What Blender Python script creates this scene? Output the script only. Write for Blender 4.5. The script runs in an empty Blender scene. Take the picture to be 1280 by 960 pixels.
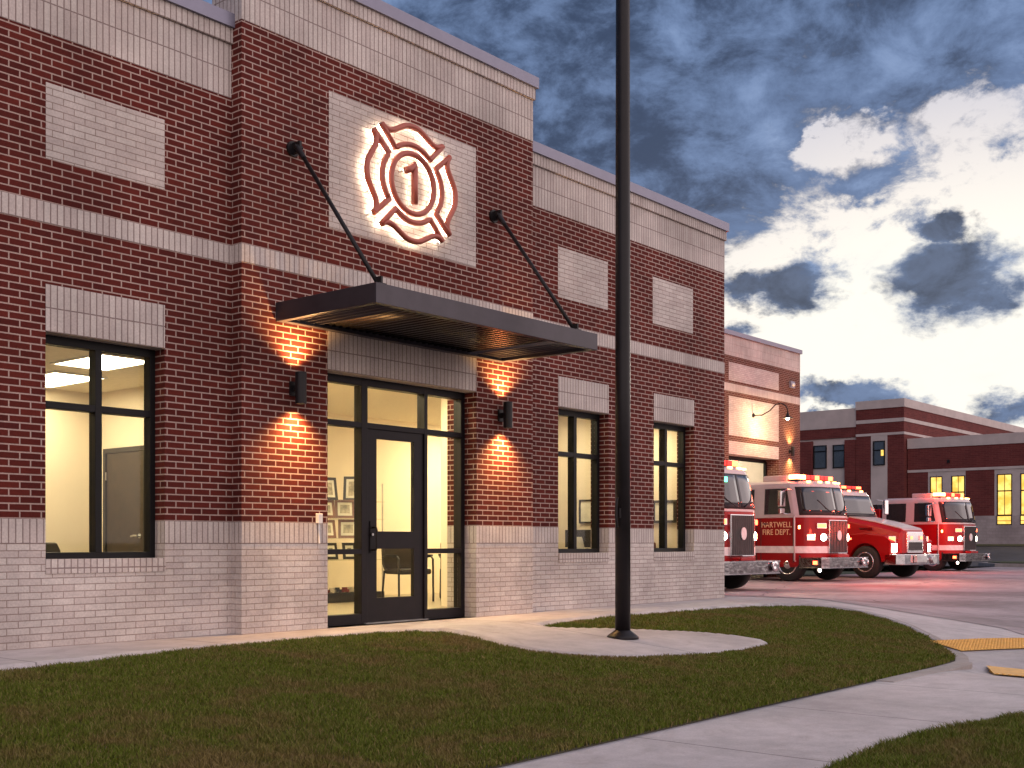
import bpy, math, random
import numpy as np
from mathutils import Vector, Matrix
random.seed(7); rng = np.random.default_rng(11)
S = bpy.context.scene
COL = S.collection
PI = math.pi

# ------------------------------------------------------------------ mesh helper
class MB:
    def __init__(s): s.v = []; s.f = []
    def add(s, vs, fs):
        n = len(s.v); s.v += [tuple(v) for v in vs]; s.f += [tuple(i + n for i in f) for f in fs]; return s
    def box(s, x0, x1, y0, y1, z0, z1):
        return s.add([(x0,y0,z0),(x1,y0,z0),(x1,y1,z0),(x0,y1,z0),(x0,y0,z1),(x1,y0,z1),(x1,y1,z1),(x0,y1,z1)],
                     [(3,2,1,0),(4,5,6,7),(0,1,5,4),(1,2,6,5),(2,3,7,6),(3,0,4,7)])
    def quad(s, a, b, c, d): return s.add([a,b,c,d], [(0,1,2,3)])
    def prism(s, poly, z0, z1):                     # poly counter-clockwise in XY
        n = len(poly)
        vs = [(p[0],p[1],z0) for p in poly] + [(p[0],p[1],z1) for p in poly]
        return s.add(vs, [tuple(range(n-1,-1,-1)), tuple(range(n,2*n))] + [(i,(i+1)%n,n+(i+1)%n,n+i) for i in range(n)])
    def prism_x(s, poly, x0, x1):                   # poly in (y,z)
        n = len(poly)
        vs = [(x0,p[0],p[1]) for p in poly] + [(x1,p[0],p[1]) for p in poly]
        return s.add(vs, [tuple(range(n-1,-1,-1)), tuple(range(n,2*n))] + [(i,(i+1)%n,n+(i+1)%n,n+i) for i in range(n)])
    def loft(s, rings, cap0=True, cap1=True, closed=True):
        n = len(rings[0]); vs = [p for r in rings for p in r]; fs = []
        for k in range(len(rings)-1):
            for i in range(n if closed else n-1):
                j = (i+1) % n
                fs.append((k*n+i, k*n+j, (k+1)*n+j, (k+1)*n+i))
        if cap0: fs.append(tuple(range(n-1,-1,-1)))
        if cap1: fs.append(tuple(range((len(rings)-1)*n, len(rings)*n)))
        return s.add(vs, fs)
    def cyl(s, p0, p1, r0, r1=None, n=16, cap=True):
        r1 = r0 if r1 is None else r1
        p0, p1 = Vector(p0), Vector(p1); d = (p1-p0).normalized()
        a = d.orthogonal().normalized(); b = d.cross(a)
        R = lambda p, r: [p + r*(math.cos(2*PI*i/n)*a + math.sin(2*PI*i/n)*b) for i in range(n)]
        return s.loft([R(p0,r0), R(p1,r1)], cap, cap)
    def tube(s, pts, r, n=10, closed=False):
        P = [Vector(p) for p in pts]; m = len(P); rings = []; a = None
        for i in range(m):
            t = (P[(i+1)%m] - P[i-1]) if closed else (P[min(i+1,m-1)] - P[max(i-1,0)])
            t.normalize()
            a = t.orthogonal() if a is None else a - t*a.dot(t)
            a.normalize(); b = t.cross(a)
            rings.append([P[i] + r*(math.cos(2*PI*k/n)*a + math.sin(2*PI*k/n)*b) for k in range(n)])
        if closed: rings.append(rings[0])
        return s.loft(rings, not closed, not closed)
    def ball(s, c, r, n=14, sz=1.0):
        c = Vector(c); m = n//2; rings = []
        for k in range(m+1):
            ph = PI*k/m; rr = max(r*math.sin(ph), 1e-4)
            rings.append([c + Vector((rr*math.cos(2*PI*i/n), rr*math.sin(2*PI*i/n), -r*sz*math.cos(ph))) for i in range(n)])
        return s.loft(rings)
    def build(s, name, mat, parent=None, smooth=False, bevel=0, world=False, seg=2):
        me = bpy.data.meshes.new(name); me.from_pydata(s.v, [], s.f); me.update()
        if smooth:
            me.polygons.foreach_set('use_smooth', [True]*len(me.polygons))
        o = bpy.data.objects.new(name, me); COL.objects.link(o)
        if mat: me.materials.append(mat)
        if bevel:
            b = o.modifiers.new('bevel', 'BEVEL'); b.width = bevel; b.segments = seg; b.limit_method = 'ANGLE'; b.angle_limit = math.radians(40)
        if parent is not None:
            o.parent = parent
            if world:
                q = parent; M = Matrix.Identity(4)
                while q: M = q.matrix_parent_inverse @ q.matrix_basis @ M; q = q.parent
                o.matrix_parent_inverse = M.inverted()
        return o

def tag(o, label, cat, group=None):
    o['label'] = label; o['category'] = cat
    if group: o['group'] = group
    return o
def struct(o): o['kind'] = 'structure'; return o
def thing(name, label, cat, loc=(0,0,0), rz=0, group=None):
    o = bpy.data.objects.new(name, None); COL.objects.link(o); o.empty_display_size = .2
    o.location = loc; o.rotation_euler = (0,0,rz)
    return tag(o, label, cat, group)
def copy_tree(o, parent=None):
    c = o.copy(); COL.objects.link(c)
    if parent is not None: c.parent = parent
    for ch in list(o.children): copy_tree(ch, c)
    return c

# ------------------------------------------------------------------ materials
class NT:
    def __init__(s, tree): s.t = tree; s.n = tree.nodes; s.l = tree.links
    def node(s, kind, **kw):
        n = s.n.new(kind)
        for k, v in kw.items(): setattr(n, k, v)
        return n
    def put(s, sock, v):
        if hasattr(v, 'is_output'): s.l.new(v, sock)
        elif v is not None: sock.default_value = v
    def m(s, op, a, b=None, c=None, clamp=False):
        n = s.node('ShaderNodeMath', operation=op, use_clamp=clamp)
        for i, v in enumerate((a, b, c)):
            if v is not None: s.put(n.inputs[i], v)
        return n.outputs[0]
    def mix(s, f, a, b, blend='MIX'):
        n = s.node('ShaderNodeMix', data_type='RGBA', blend_type=blend)
        s.put(n.inputs[0], f)
        for k, v in ((6, a), (7, b)):
            if isinstance(v, (tuple, list)): v = (*v[:3], 1)
            s.put(n.inputs[k], v)
        return n.outputs[2]
    def smooth(s, v, lo, hi):
        n = s.node('ShaderNodeMapRange', interpolation_type='SMOOTHSTEP')
        s.put(n.inputs[0], v); n.inputs[1].default_value = lo; n.inputs[2].default_value = hi
        return n.outputs[0]
    def noise(s, vec, scale, detail=4, rough=.55, dist=0):
        n = s.node('ShaderNodeTexNoise'); n.inputs['Scale'].default_value = scale
        n.inputs['Detail'].default_value = detail; n.inputs['Roughness'].default_value = rough; n.inputs['Distortion'].default_value = dist
        if vec is not None: s.l.new(vec, n.inputs['Vector'])
        return n.outputs[0]

def new_mat(name):
    m = bpy.data.materials.new(name); m.use_nodes = True
    m.node_tree.nodes.clear(); t = NT(m.node_tree)
    out = t.node('ShaderNodeOutputMaterial'); p = t.node('ShaderNodeBsdfPrincipled')
    t.l.new(p.outputs[0], out.inputs[0])
    return m, t, p, out

def pmat(name, col, rough=.5, metal=0, var=.12, scale=6, bump=0, bscale=60, coat=0, rvar=0.1, spec=.5):
    m, t, p, out = new_mat(name)
    tc = t.node('ShaderNodeTexCoord').outputs['Object']
    n = t.noise(tc, scale, 5)
    f = t.smooth(n, .3, .7)
    lo = tuple(c*(1-var) for c in col); hi = tuple(min(1,c*(1+var)) for c in col)
    t.put(p.inputs['Base Color'], t.mix(f, lo, hi))
    t.put(p.inputs['Roughness'], t.m('ADD', rough - rvar/2, t.m('MULTIPLY', n, rvar)))
    p.inputs['Metallic'].default_value = metal
    p.inputs['Coat Weight'].default_value = coat; p.inputs['Coat Roughness'].default_value = .05
    if bump:
        b = t.node('ShaderNodeBump'); b.inputs['Strength'].default_value = bump; b.inputs['Distance'].default_value = .01
        t.l.new(t.noise(tc, bscale, 6), b.inputs['Height']); t.l.new(b.outputs[0], p.inputs['Normal'])
    p.inputs['Specular IOR Level'].default_value = spec
    return m

def emat(name, col, strength, base=(.5,.5,.5)):
    m, t, p, out = new_mat(name)
    p.inputs['Base Color'].default_value = (*base, 1); p.inputs['Emission Color'].default_value = (*col, 1)
    p.inputs['Emission Strength'].default_value = strength; p.inputs['Roughness'].default_value = .25
    return m

def brick(name, c1, c2, mortar, bw, bh, off=.5, soldier=False, z0=0.0, msize=.007, bump=.6, dirt=.25):
    m, t, p, out = new_mat(name)
    g = t.node('ShaderNodeNewGeometry')
    sp = t.node('ShaderNodeSeparateXYZ'); t.l.new(g.outputs['Position'], sp.inputs[0])
    sn = t.node('ShaderNodeSeparateXYZ'); t.l.new(g.outputs['True Normal'], sn.inputs[0])
    nx = t.m('GREATER_THAN', t.m('ABSOLUTE', sn.outputs[0]), .7)
    nz = t.m('GREATER_THAN', t.m('ABSOLUTE', sn.outputs[2]), .7)
    u = t.m('ADD', t.m('MULTIPLY', sp.outputs[0], t.m('SUBTRACT', 1.0, nx)), t.m('MULTIPLY', sp.outputs[1], nx))
    v0 = t.m('SUBTRACT', sp.outputs[2], z0)
    v = t.m('ADD', t.m('MULTIPLY', v0, t.m('SUBTRACT', 1.0, nz)), t.m('MULTIPLY', sp.outputs[1], nz))
    cb = t.node('ShaderNodeCombineXYZ')
    wob = t.noise(g.outputs['Position'], 2.0, 2)
    v = t.m('ADD', v, t.m('MULTIPLY', t.m('SUBTRACT', wob, .5), .004))
    t.l.new(u, cb.inputs[0]); t.l.new(v, cb.inputs[1])
    b = t.node('ShaderNodeTexBrick', offset=off, offset_frequency=2, squash=1)
    t.l.new(cb.outputs[0], b.inputs['Vector'])
    b.inputs['Scale'].default_value = 1; b.inputs['Mortar Size'].default_value = msize; b.inputs['Mortar Smooth'].default_value = .25
    b.inputs['Brick Width'].default_value = bw; b.inputs['Row Height'].default_value = bh
    b.inputs['Color1'].default_value = (*c1, 1); b.inputs['Color2'].default_value = (*c2, 1); b.inputs['Mortar'].default_value = (*mortar, 1)
    big = t.noise(g.outputs['Position'], .9, 6, .65); fine = t.noise(g.outputs['Position'], 55, 5, .7)
    c = t.mix(1.0, b.outputs[0], t.mix(t.smooth(big, .3, .72), (1-dirt,)*3, (1+dirt*.5,)*3), 'MULTIPLY')
    c = t.mix(1.0, c, t.mix(t.smooth(fine, .25, .75), (.84,.84,.84), (1.13,1.13,1.13)), 'MULTIPLY')
    t.l.new(c, p.inputs['Base Color'])
    t.put(p.inputs['Roughness'], .88); p.inputs['Specular IOR Level'].default_value = .18
    h = t.m('ADD', t.m('MULTIPLY', t.m('SUBTRACT', 1.0, b.outputs[1]), 1.0), t.m('MULTIPLY', fine, .25))
    bp = t.node('ShaderNodeBump'); bp.inputs['Strength'].default_value = bump; bp.inputs['Distance'].default_value = .008
    t.l.new(h, bp.inputs['Height']); t.l.new(bp.outputs[0], p.inputs['Normal'])
    return m

RC, RB, WC, WB = .0597, .184, .0573, .195
red1, red2, rmort = (.116,.0175,.0120), (.074,.0115,.0090), (.40,.285,.245)
M = {}
M['red'] = brick('red_brick', red1, red2, rmort, RB, RC, z0=1.067, msize=.0070)
wh1, wh2, wm = (.58,.52,.48), (.50,.43,.40), (.32,.25,.22)
M['white'] = brick('white_brick', wh1, wh2, wm, WB, WC, z0=0, msize=.0045)
wms = (.26,.20,.185)
M['sold'] = brick('white_soldier', wh1, wh2, wms, RC, .2067, off=0, z0=.86, msize=.0062)
M['band'] = brick('band_soldier', wh1, wh2, wms, RC, .1775, off=0, z0=3.515, msize=.0062)
M['lint'] = brick('lintel_soldier', wh1, wh2, wms, RC, .197, off=0, z0=2.62, msize=.0062)
M['para'] = brick('parapet_soldier', wh1, wh2, wms, RC, .255, off=0, z0=5.09, msize=.0062)
M['parac'] = brick('parapet_soldier_tall', wh1, wh2, wms, RC, .255, off=0, z0=5.80, msize=.0062)
M['red_far'] = brick('far_red_brick', (.15,.036,.032), (.115,.027,.025), (.17,.07,.062), .4, .12, bump=.1, dirt=.15)
M['red_bay'] = brick('bay_brick', (.13,.042,.028), (.09,.030,.022), (.29,.205,.17), RB, RC, bump=.4, dirt=.2)
M['cream_far'] = pmat('far_cream_stone', (.46,.39,.365), .85, var=.08, scale=1.2)
M['white_far'] = brick('far_white_brick', (.40,.33,.32), (.35,.29,.28), (.29,.24,.22), .4, .2, bump=.1)
M['coping'] = pmat('coping_metal', (.22,.215,.28), .45, .4, var=.05)
M['dark'] = pmat('dark_bronze', (.011,.009,.010), .42, 0, var=.2, spec=.25)
M['frame'] = pmat('black_frame', (.005,.0045,.005), .5, 0, var=.2, spec=.25)
M['door_dark'] = pmat('entrance_bronze', (.0085,.006,.0075), .5, 0, var=.2, spec=.25)
M['canopy'] = pmat('canopy_grey', (.05,.044,.053), .38, .5, var=.1)
M['soffit'] = pmat('soffit_deck', (.035,.030,.028), .22, .75, var=.1)
M['steel'] = pmat('brushed_steel', (.55,.54,.53), .3, 1.0)
M['chrome'] = pmat('chrome', (.72,.70,.71), .12, 1.0, var=.08)
M['cream'] = pmat('cream_paint', (.72,.62,.47), .8, var=.03, scale=2)
M['ceil'] = pmat('ceiling_tile', (.66,.58,.42), .9, var=.05, scale=20)
M['tile'] = pmat('interior_floor', (.30,.25,.17), .35, var=.15)
M['wood'] = pmat('dark_wood_door', (.032,.020,.012), .45, var=.25, scale=10)
M['blackplastic'] = pmat('black_plastic', (.012,.012,.013), .4, var=.2)
M['chairfab'] = pmat('chair_vinyl', (.018,.014,.012), .45, var=.2)
M['paper'] = pmat('paper', (.7,.66,.55), .8)
M['photo'] = pmat('picture_print', (.38,.33,.24), .5, var=.5, scale=9)
M['frame_wood'] = pmat('picture_frame_wood', (.16,.06,.025), .5, var=.2)
M['frame_black'] = pmat('picture_frame_black', (.015,.012,.01), .4)
M['redfab'] = pmat('maroon_fabric', (.13,.022,.018), .8)
M['whiteplastic'] = pmat('white_plastic', (.72,.70,.68), .5)
M['rubber'] = pmat('tyre_rubber', (.012,.012,.012), .75, var=.2, bump=.3)
M['truckred'] = pmat('fire_truck_red', (.25,.002,.004), .40, 0, var=.04, coat=.15, rvar=.02, spec=.3)
M['truckwhite'] = pmat('fire_truck_white', (.50,.42,.41), .38, 0, var=.03, coat=.4, rvar=.02)
M['stripe'] = pmat('reflective_stripe', (.72,.64,.62), .35, 0)
M['gold'] = pmat('gold_leaf_lettering', (.85,.62,.36), .35, .2)
M['tread'] = pmat('diamond_plate', (.24,.23,.235), .2, 1.0, var=.3, scale=9, bump=.9, bscale=9)
M['slat'] = pmat('grille_slat', (.10,.09,.09), .35, .8)
M['tglass'] = pmat('truck_glass', (.02,.022,.025), .04, 0, var=.1, coat=1.0, rvar=.01)
M['interior_dark'] = pmat('cab_trim', (.02,.018,.018), .6)
M['neonred'] = pmat('emblem_channel_red', (.36,.085,.055), .4, .1, var=.1)
M['led'] = emat('emblem_led', (1.0,.89,.66), 12.5)
M['panel_light'] = emat('ceiling_panel_glow', (1.0,.83,.56), 17)
M['lobby_light'] = emat('lobby_panel_glow', (1.0,.82,.52), 25)
M['bay_light'] = emat('bay_panel_glow', (1.0,.86,.62), 16)
M['redlamp'] = emat('red_warning_lamp', (1.0,.055,.018), 13, (.4,.01,.01))
M['redflash'] = emat('red_flash_lamp', (1.0,.085,.03), 30, (.4,.01,.01))
M['redlens'] = emat('red_lens', (1.0,.02,.012), 1.1, (.4,.01,.01))
M['amber'] = emat('amber_marker', (1.0,.33,.08), 12, (.5,.2,.02))
M['head'] = emat('headlamp', (1.0,.92,.70), 24, (.8,.8,.8))
M['green'] = emat('green_lamp', (.08,1.0,.35), 4, (.02,.3,.1))
M['bulb'] = emat('barn_lamp_bulb', (1.0,.80,.5), 45, (.8,.8,.8))
M['sconce_glow'] = emat('sconce_lens', (1.0,.62,.28), 6)
M['yellow'] = pmat('tactile_yellow', (.68,.38,.09), .7, var=.12, scale=12)
M['bayfloor'] = pmat('bay_floor', (.3,.29,.28), .4)
M['baywall'] = pmat('bay_wall', (.75,.70,.62), .8, var=.03)

def glass_mat(name, tint=(.93,.95,.92), refl=.09):
    m, t, p, out = new_mat(name); t.n.remove(p)
    tr = t.node('ShaderNodeBsdfTransparent'); tr.inputs[0].default_value = (*tint, 1)
    gl = t.node('ShaderNodeBsdfGlossy'); gl.inputs['Roughness'].default_value = .02
    fr = t.node('ShaderNodeLayerWeight'); fr.inputs[0].default_value = .5
    mx = t.node('ShaderNodeMixShader'); t.l.new(t.m('ADD', .018, t.m('MULTIPLY', t.m('POWER', fr.outputs[1], 5.0), .5)), mx.inputs[0])
    t.l.new(tr.outputs[0], mx.inputs[1]); t.l.new(gl.outputs[0], mx.inputs[2]); t.l.new(mx.outputs[0], out.inputs[0])
    return m
M['glass'] = glass_mat('window_glass')

def concrete(name, col, jx=0, jy=0, x0=0, y0=0, patches=.2, rough=.75, cracks=False):
    m, t, p, out = new_mat(name)
    g = t.node('ShaderNodeNewGeometry').outputs['Position']
    a = t.noise(g, .35, 6, .65); b = t.noise(g, 4.5, 6, .65); c = t.noise(g, 90, 3)
    col1 = t.mix(t.smooth(a, .32, .68), tuple(x*(1-patches) for x in col), tuple(x*(1+patches*.6) for x in col))
    col1 = t.mix(1.0, col1, t.mix(t.smooth(t.noise(g, 1.3, 7, .7, 1.5), .5, .75), (1,1,1), (.80,.77,.75)), 'MULTIPLY')
    col1 = t.mix(1.0, col1, t.mix(t.smooth(b, .3, .7), (.88,.88,.88), (1.09,1.09,1.09)), 'MULTIPLY')
    col1 = t.mix(1.0, col1, t.mix(t.smooth(c, .3, .7), (.92,.92,.92), (1.07,1.07,1.07)), 'MULTIPLY')
    hgt = c
    if jx or jy:
        s = t.node('ShaderNodeSeparateXYZ'); t.l.new(g, s.inputs[0]); j = None
        for st, o, ax in ((jx, x0, 0), (jy, y0, 1)):
            if not st: continue
            fr = t.m('ABSOLUTE', t.m('SUBTRACT', t.m('FRACT', t.m('DIVIDE', t.m('SUBTRACT', s.outputs[ax], o), st)), .5))
            l = t.m('GREATER_THAN', fr, .5 - .009/st)
            j = l if j is None else t.m('MAXIMUM', j, l)
        col1 = t.mix(t.m('MULTIPLY', j, .8), col1, tuple(x*.3 for x in col))
    if cracks:
        vo = t.node('ShaderNodeTexVoronoi', feature='DISTANCE_TO_EDGE'); vo.inputs['Scale'].default_value = .16
        wp = t.node('ShaderNodeVectorMath', operation='ADD'); t.l.new(g, wp.inputs[0])
        nz = t.node('ShaderNodeTexNoise'); nz.inputs['Scale'].default_value = 1.1; nz.inputs['Detail'].default_value = 6; t.l.new(g, nz.inputs['Vector']); t.l.new(nz.outputs[1], wp.inputs[1]); t.l.new(wp.outputs[0], vo.inputs['Vector'])
        col1 = t.mix(t.m('MULTIPLY', t.m('LESS_THAN', vo.outputs[0], .0032), .6), col1, tuple(x*.25 for x in col))
        st = t.noise(g, .8, 5, .7, 1.2); col1 = t.mix(t.m('MULTIPLY', t.smooth(st, .52, .72), .45), col1, tuple(x*.45 for x in col))
    t.l.new(col1, p.inputs['Base Color']); p.inputs['Roughness'].default_value = rough
    bp = t.node('ShaderNodeBump'); bp.inputs['Strength'].default_value = .25; bp.inputs['Distance'].default_value = .004
    t.l.new(t.m('ADD', hgt, b), bp.inputs['Height']); t.l.new(bp.outputs[0], p.inputs['Normal'])
    return m
M['walk'] = concrete('walk_concrete', (.44,.405,.40), jx=1.83, x0=.6)
M['drive'] = concrete('drive_concrete', (.33,.275,.28), jx=5.2, jy=5.2, x0=17, y0=2.2, patches=.42, rough=.78, cracks=True)
M['kerb'] = concrete('kerb_concrete', (.31,.275,.255))
M['soil'] = concrete('soil', (.040,.033,.017), patches=.5)
M['fargrass'] = concrete('far_grass', (.05,.06,.02), patches=.3)
M['asphalt'] = concrete('asphalt', (.06,.058,.06), patches=.3)

def grass_mat():
    m, t, p, out = new_mat('grass_blade')
    ge = t.node('ShaderNodeNewGeometry'); g = ge.outputs['Position']
    big = t.noise(g, .9, 6, .65, 1.0); mid = t.noise(g, 5, 4, .6)
    f = t.smooth(t.m('ADD', t.m('MULTIPLY', big, .75), t.m('MULTIPLY', mid, .25)), .45, .64)
    c = t.mix(f, (.112,.146,.012), (.185,.138,.042))
    r = ge.outputs['Random Per Island']
    c = t.mix(t.smooth(r, .70, 1.0), c, (.175,.125,.055))
    c = t.mix(1.0, c, t.mix(r, (.6,.6,.6), (1.25,1.25,1.25)), 'MULTIPLY')
    t.l.new(c, p.inputs['Base Color']); p.inputs['Roughness'].default_value = .7
    p.inputs['Specular IOR Level'].default_value = .2
    return m
M['grass'] = grass_mat()

# ------------------------------------------------------------------ ground
def sst(x, a, b):
    t = np.clip((x-a)/(b-a), 0, 1); return t*t*(3-2*t)
EY = [-50, 2.7, 4.1, 5.08, 5.76, 6.3, 7.0, 8.0, 40]; EX = [10.1, 10.1, 10.9, 13.84, 14.83, 15.46, 15.95, 16.3, 17.5]
def z_lawn(X, Y): return -.352 + .0745*(np.asarray(Y)-4.1)
def z_walk(Y): return np.clip(-.35 + .0897*(np.asarray(Y)-4.1), -.35, 0)
def z_drive(X, Y): return -.46 + .17*sst(np.asarray(X, float), 13, 24)
def z_pave(X, Y):
    X = np.asarray(X, float); Y = np.asarray(Y, float)
    zl = z_walk(Y)
    Y = Y + .75*np.clip((X-12.0)/1.2, 0, 1)*np.clip((Y-1.5)/1.5, 0, 1)*np.clip((6.2-Y)/1.2, 0, 1)
    ex = np.interp(Y, EY, EX)
    e = sst((X-ex)/np.interp(Y, [3.85, 4.4], [1.8, 6.0]), 0, 1)
    return zl*(1-e) + z_drive(X, Y)*e

def grid_sheet(name, xs, ys, zf, mat, dz=0):
    X, Y = np.meshgrid(xs, ys); Z = zf(X, Y) + dz
    nx, ny = len(xs), len(ys)
    v = np.stack([X.ravel(), Y.ravel(), Z.ravel()], 1).tolist()
    f = [(j*nx+i, j*nx+i+1, (j+1)*nx+i+1, (j+1)*nx+i) for j in range(ny-1) for i in range(nx-1)]
    b = MB(); b.add(v, f); return b.build(name, mat, smooth=True)

b = MB(); b.quad((-2000,-2000,-.62),(2500,-2000,-.62),(2500,2500,-.62),(-2000,2500,-.62))
struct(b.build('ground', M['fargrass']))
# driveway: structured sheet east of the walk's curved edge
DE = [(-30,12.2),(-2,12.2),(1.0,12.6),(2.4,13.3),(3.5,14.4),(4.3,15.5),(5.0,16.35),(5.8,16.75),(6.6,16.9),(7.6,17.0),(9.1,17.0),(9.5,16.6),(12,16.6),(17.6,16.6)]
ys = np.concatenate([np.arange(-30, 0, 2.0), np.arange(0, 10, .2), np.arange(10, 17.61, .4)])
xe = np.interp(ys, [p[0] for p in DE], [p[1] for p in DE])
ks = np.concatenate([np.linspace(0, 8, 30), np.linspace(9, 62, 40)])
vs = []; fs = []
for j, y in enumerate(ys):
    for k in ks:
        x = xe[j] + k*(1 - 0*y); z = float(z_pave(x, y)) + .006
        vs.append((x, y, z))
nk = len(ks)
for j in range(len(ys)-1):
    for i in range(nk-1): fs.append((j*nk+i, j*nk+i+1, (j+1)*nk+i+1, (j+1)*nk+i))
b = MB(); b.add(vs, fs); struct(b.build('driveway', M['drive'], smooth=True))
# far rise with the cross road and a grass verge
def z_far(X, Y): return -.292 + 1.0*sst(np.asarray(X, float), 60, 78)
struct(grid_sheet('road', np.linspace(57, 77, 21), np.linspace(-60, 60, 13), z_far, M['asphalt'], .012))
struct(grid_sheet('far_lawn', np.linspace(74.5, 140, 20), np.linspace(-90, 120, 20), z_far, M['fargrass'], .05))
b = MB(); isl = [(56.5,2),(63,2),(63,17.6),(61.5,19.0),(58.5,19.0),(56.5,17.6)]
b.prism(isl, -.3, -.12); struct(b.build('kerb_island', M['kerb']))
b = MB(); b.prism([(56.8,2.3),(62.7,2.3),(62.7,17.4),(61.3,18.6),(58.7,18.6),(56.8,17.4)], -.121, -.07); struct(b.build('island_lawn', M['fargrass']))

LAWN = [(-6,8.05),(-2,8.0),(3.9,8.0),(5.4,8.2),(6.5,8.32),(7.5,8.32),(8.25,8.24),(8.55,8.05),(8.6,7.75),(8.48,7.4),(8.35,7.0),(8.42,6.5),(8.75,6.12),(9.3,5.9),(9.9,5.74),(10.5,5.69),(11.1,5.74),(11.40,5.95),(11.45,6.25),(11.32,6.6),(11.0,6.9),(10.4,7.35),(9.85,7.60),(9.80,7.78),(10.16,7.93),(11,8.07),(11.8,8.08),(13.2,8.04),(14.9,7.92),(15.7,7.72),(16.0,7.35),(15.95,6.9),(15.46,6.3),(14.83,5.76),(13.84,5.08),(12.48,4.3),(12.0,4.13),(10.8,4.1),(-6,4.1)]
VERGE = [(-6,2.62),(5.6,2.62),(6.5,2.68),(7.1,2.66),(7.7,2.54),(8.4,2.42),(9.3,2.34),(9.9,2.1),(10.2,1.2),(-6,1.2)]
def smooth_poly(P, it=2):
    for _ in range(it):
        Q = []
        for i in range(len(P)):
            a, c = P[i], P[(i+1) % len(P)]
            if math.dist(a, c) > 3: Q += [a, c]; continue
            Q += [(.75*a[0]+.25*c[0], .75*a[1]+.25*c[1]), (.25*a[0]+.75*c[0], .25*a[1]+.75*c[1])]
        P = Q
    return P
LAWN_S = smooth_poly(LAWN, 1)
def inside(P, X, Y):
    r = np.zeros(X.shape, bool); n = len(P)
    for i in range(n):
        x1, y1 = P[i]; x2, y2 = P[(i+1) % n]
        if y1 == y2: continue
        c = ((y1 > Y) != (y2 > Y)) & (X < (x2-x1)*(Y-y1)/(y2-y1) + x1)
        r ^= c
    return r
def z_pave_cut(X, Y): return z_pave(X, Y) - np.where(inside(LAWN_S, X, Y), .16, 0)
struct(grid_sheet('pavement', np.concatenate([np.arange(-12, 2.9, .3), np.arange(3.0, 18.01, .06)]), np.concatenate([np.arange(-1.0, 3.9, .15), [3.95, 4.0, 4.05, 4.09, 4.105], np.arange(4.15, 9.5, .06)]), z_pave_cut, M['walk']))
def soil_sheet(name, P, zf, dz):
    P = P[::-1]
    b = MB(); n = len(P)
    top = [(x, y, float(zf(x, y))+dz) for x, y in P]; bot = [(x, y, float(zf(x, y))-.2) for x, y in P]
    b.add(top+bot, [tuple(range(n))] + [((i+1) % n, i, n+i, n+(i+1) % n) for i in range(n)])
    return struct(b.build(name, M['soil']))
soil_sheet('lawn', LAWN_S, z_lawn, .006)
zv = lambda X, Y: -.35 + 0*np.asarray(X) + .02
soil_sheet('verge', VERGE, zv, 0)

def blades(name, P, zf, n, bbox, hmin, hmax, dens, edge_over=.0):
    out = []; tot = 0
    x0, x1, y0, y1 = bbox
    X = rng.uniform(x0, x1, n); Y = rng.uniform(y0, y1, n)
    d = np.hypot(X, Y)
    keep = inside(P, X, Y) & (rng.random(n) < dens(d))
    # only the wedge the photograph could plausibly see, with room to spare
    az = np.degrees(np.arctan2(Y, X)); keep &= (az > 3) & (az < 80)
    X, Y, d = X[keep], Y[keep], d[keep]; n = len(X)
    sc = np.clip(d/8, .9, 1.7)
    h = rng.uniform(hmin, hmax, n); w = rng.uniform(.0022, .004, n)*sc
    # clumpy height
    h *= .75 + .5*(.5+.5*np.sin(X*7.3+1.7*np.sin(Y*5.1))*np.sin(Y*8.9+2.1*np.sin(X*4.3)))
    th = rng.uniform(0, 2*PI, n); ln = rng.uniform(.1, .9, n)*h; la = rng.uniform(0, 2*PI, n)
    Z = zf(X, Y) + .008
    V = np.empty((n, 5, 3))
    cx, cy = np.cos(th)*w, np.sin(th)*w
    lx, ly = np.cos(la)*ln, np.sin(la)*ln
    V[:,0] = np.stack([X-cx, Y-cy, Z], 1); V[:,1] = np.stack([X+cx, Y+cy, Z], 1)
    V[:,2] = np.stack([X+cx*.7+lx*.35, Y+cy*.7+ly*.35, Z+h*.6], 1); V[:,3] = np.stack([X-cx*.7+lx*.35, Y-cy*.7+ly*.35, Z+h*.6], 1)
    V[:,4] = np.stack([X+lx, Y+ly, Z+h*.95], 1)
    me = bpy.data.meshes.new(name)
    base = (np.arange(n)*5)[:,None]
    quad = (base + np.array([0,1,2,3])).astype(np.int32); tri = (base + np.array([3,2,4])).astype(np.int32)
    loops = np.concatenate([quad, tri], 1).ravel()
    ls = np.empty((n, 2), np.int32); ls[:,0] = np.arange(n)*7; ls[:,1] = ls[:,0]+4
    me.vertices.add(n*5); me.vertices.foreach_set('co', V.ravel())
    me.loops.add(len(loops)); me.loops.foreach_set('vertex_index', loops)
    me.polygons.add(n*2); me.polygons.foreach_set('loop_start', ls.ravel())
    me.update(calc_edges=True); me.materials.append(M['grass'])
    o = bpy.data.objects.new(name, me); COL.objects.link(o); o['kind'] = 'stuff'
    return o
o = blades('lawn_grass', LAWN_S, z_lawn, 1250000, (-1, 16.2, 4.08, 8.4), .020, .046, lambda d: np.clip(1.25 - d/16, .35, 1))
tag(o, 'short dark green lawn turning brown between station walk and street pavement', 'grass')
o = blades('verge_grass', VERGE, zv, 170000, (4.5, 10.2, 1.2, 2.82), .022, .06, lambda d: np.ones_like(d))
tag(o, 'brownish grass verge beyond the pavement at the lower right corner', 'grass')

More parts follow.
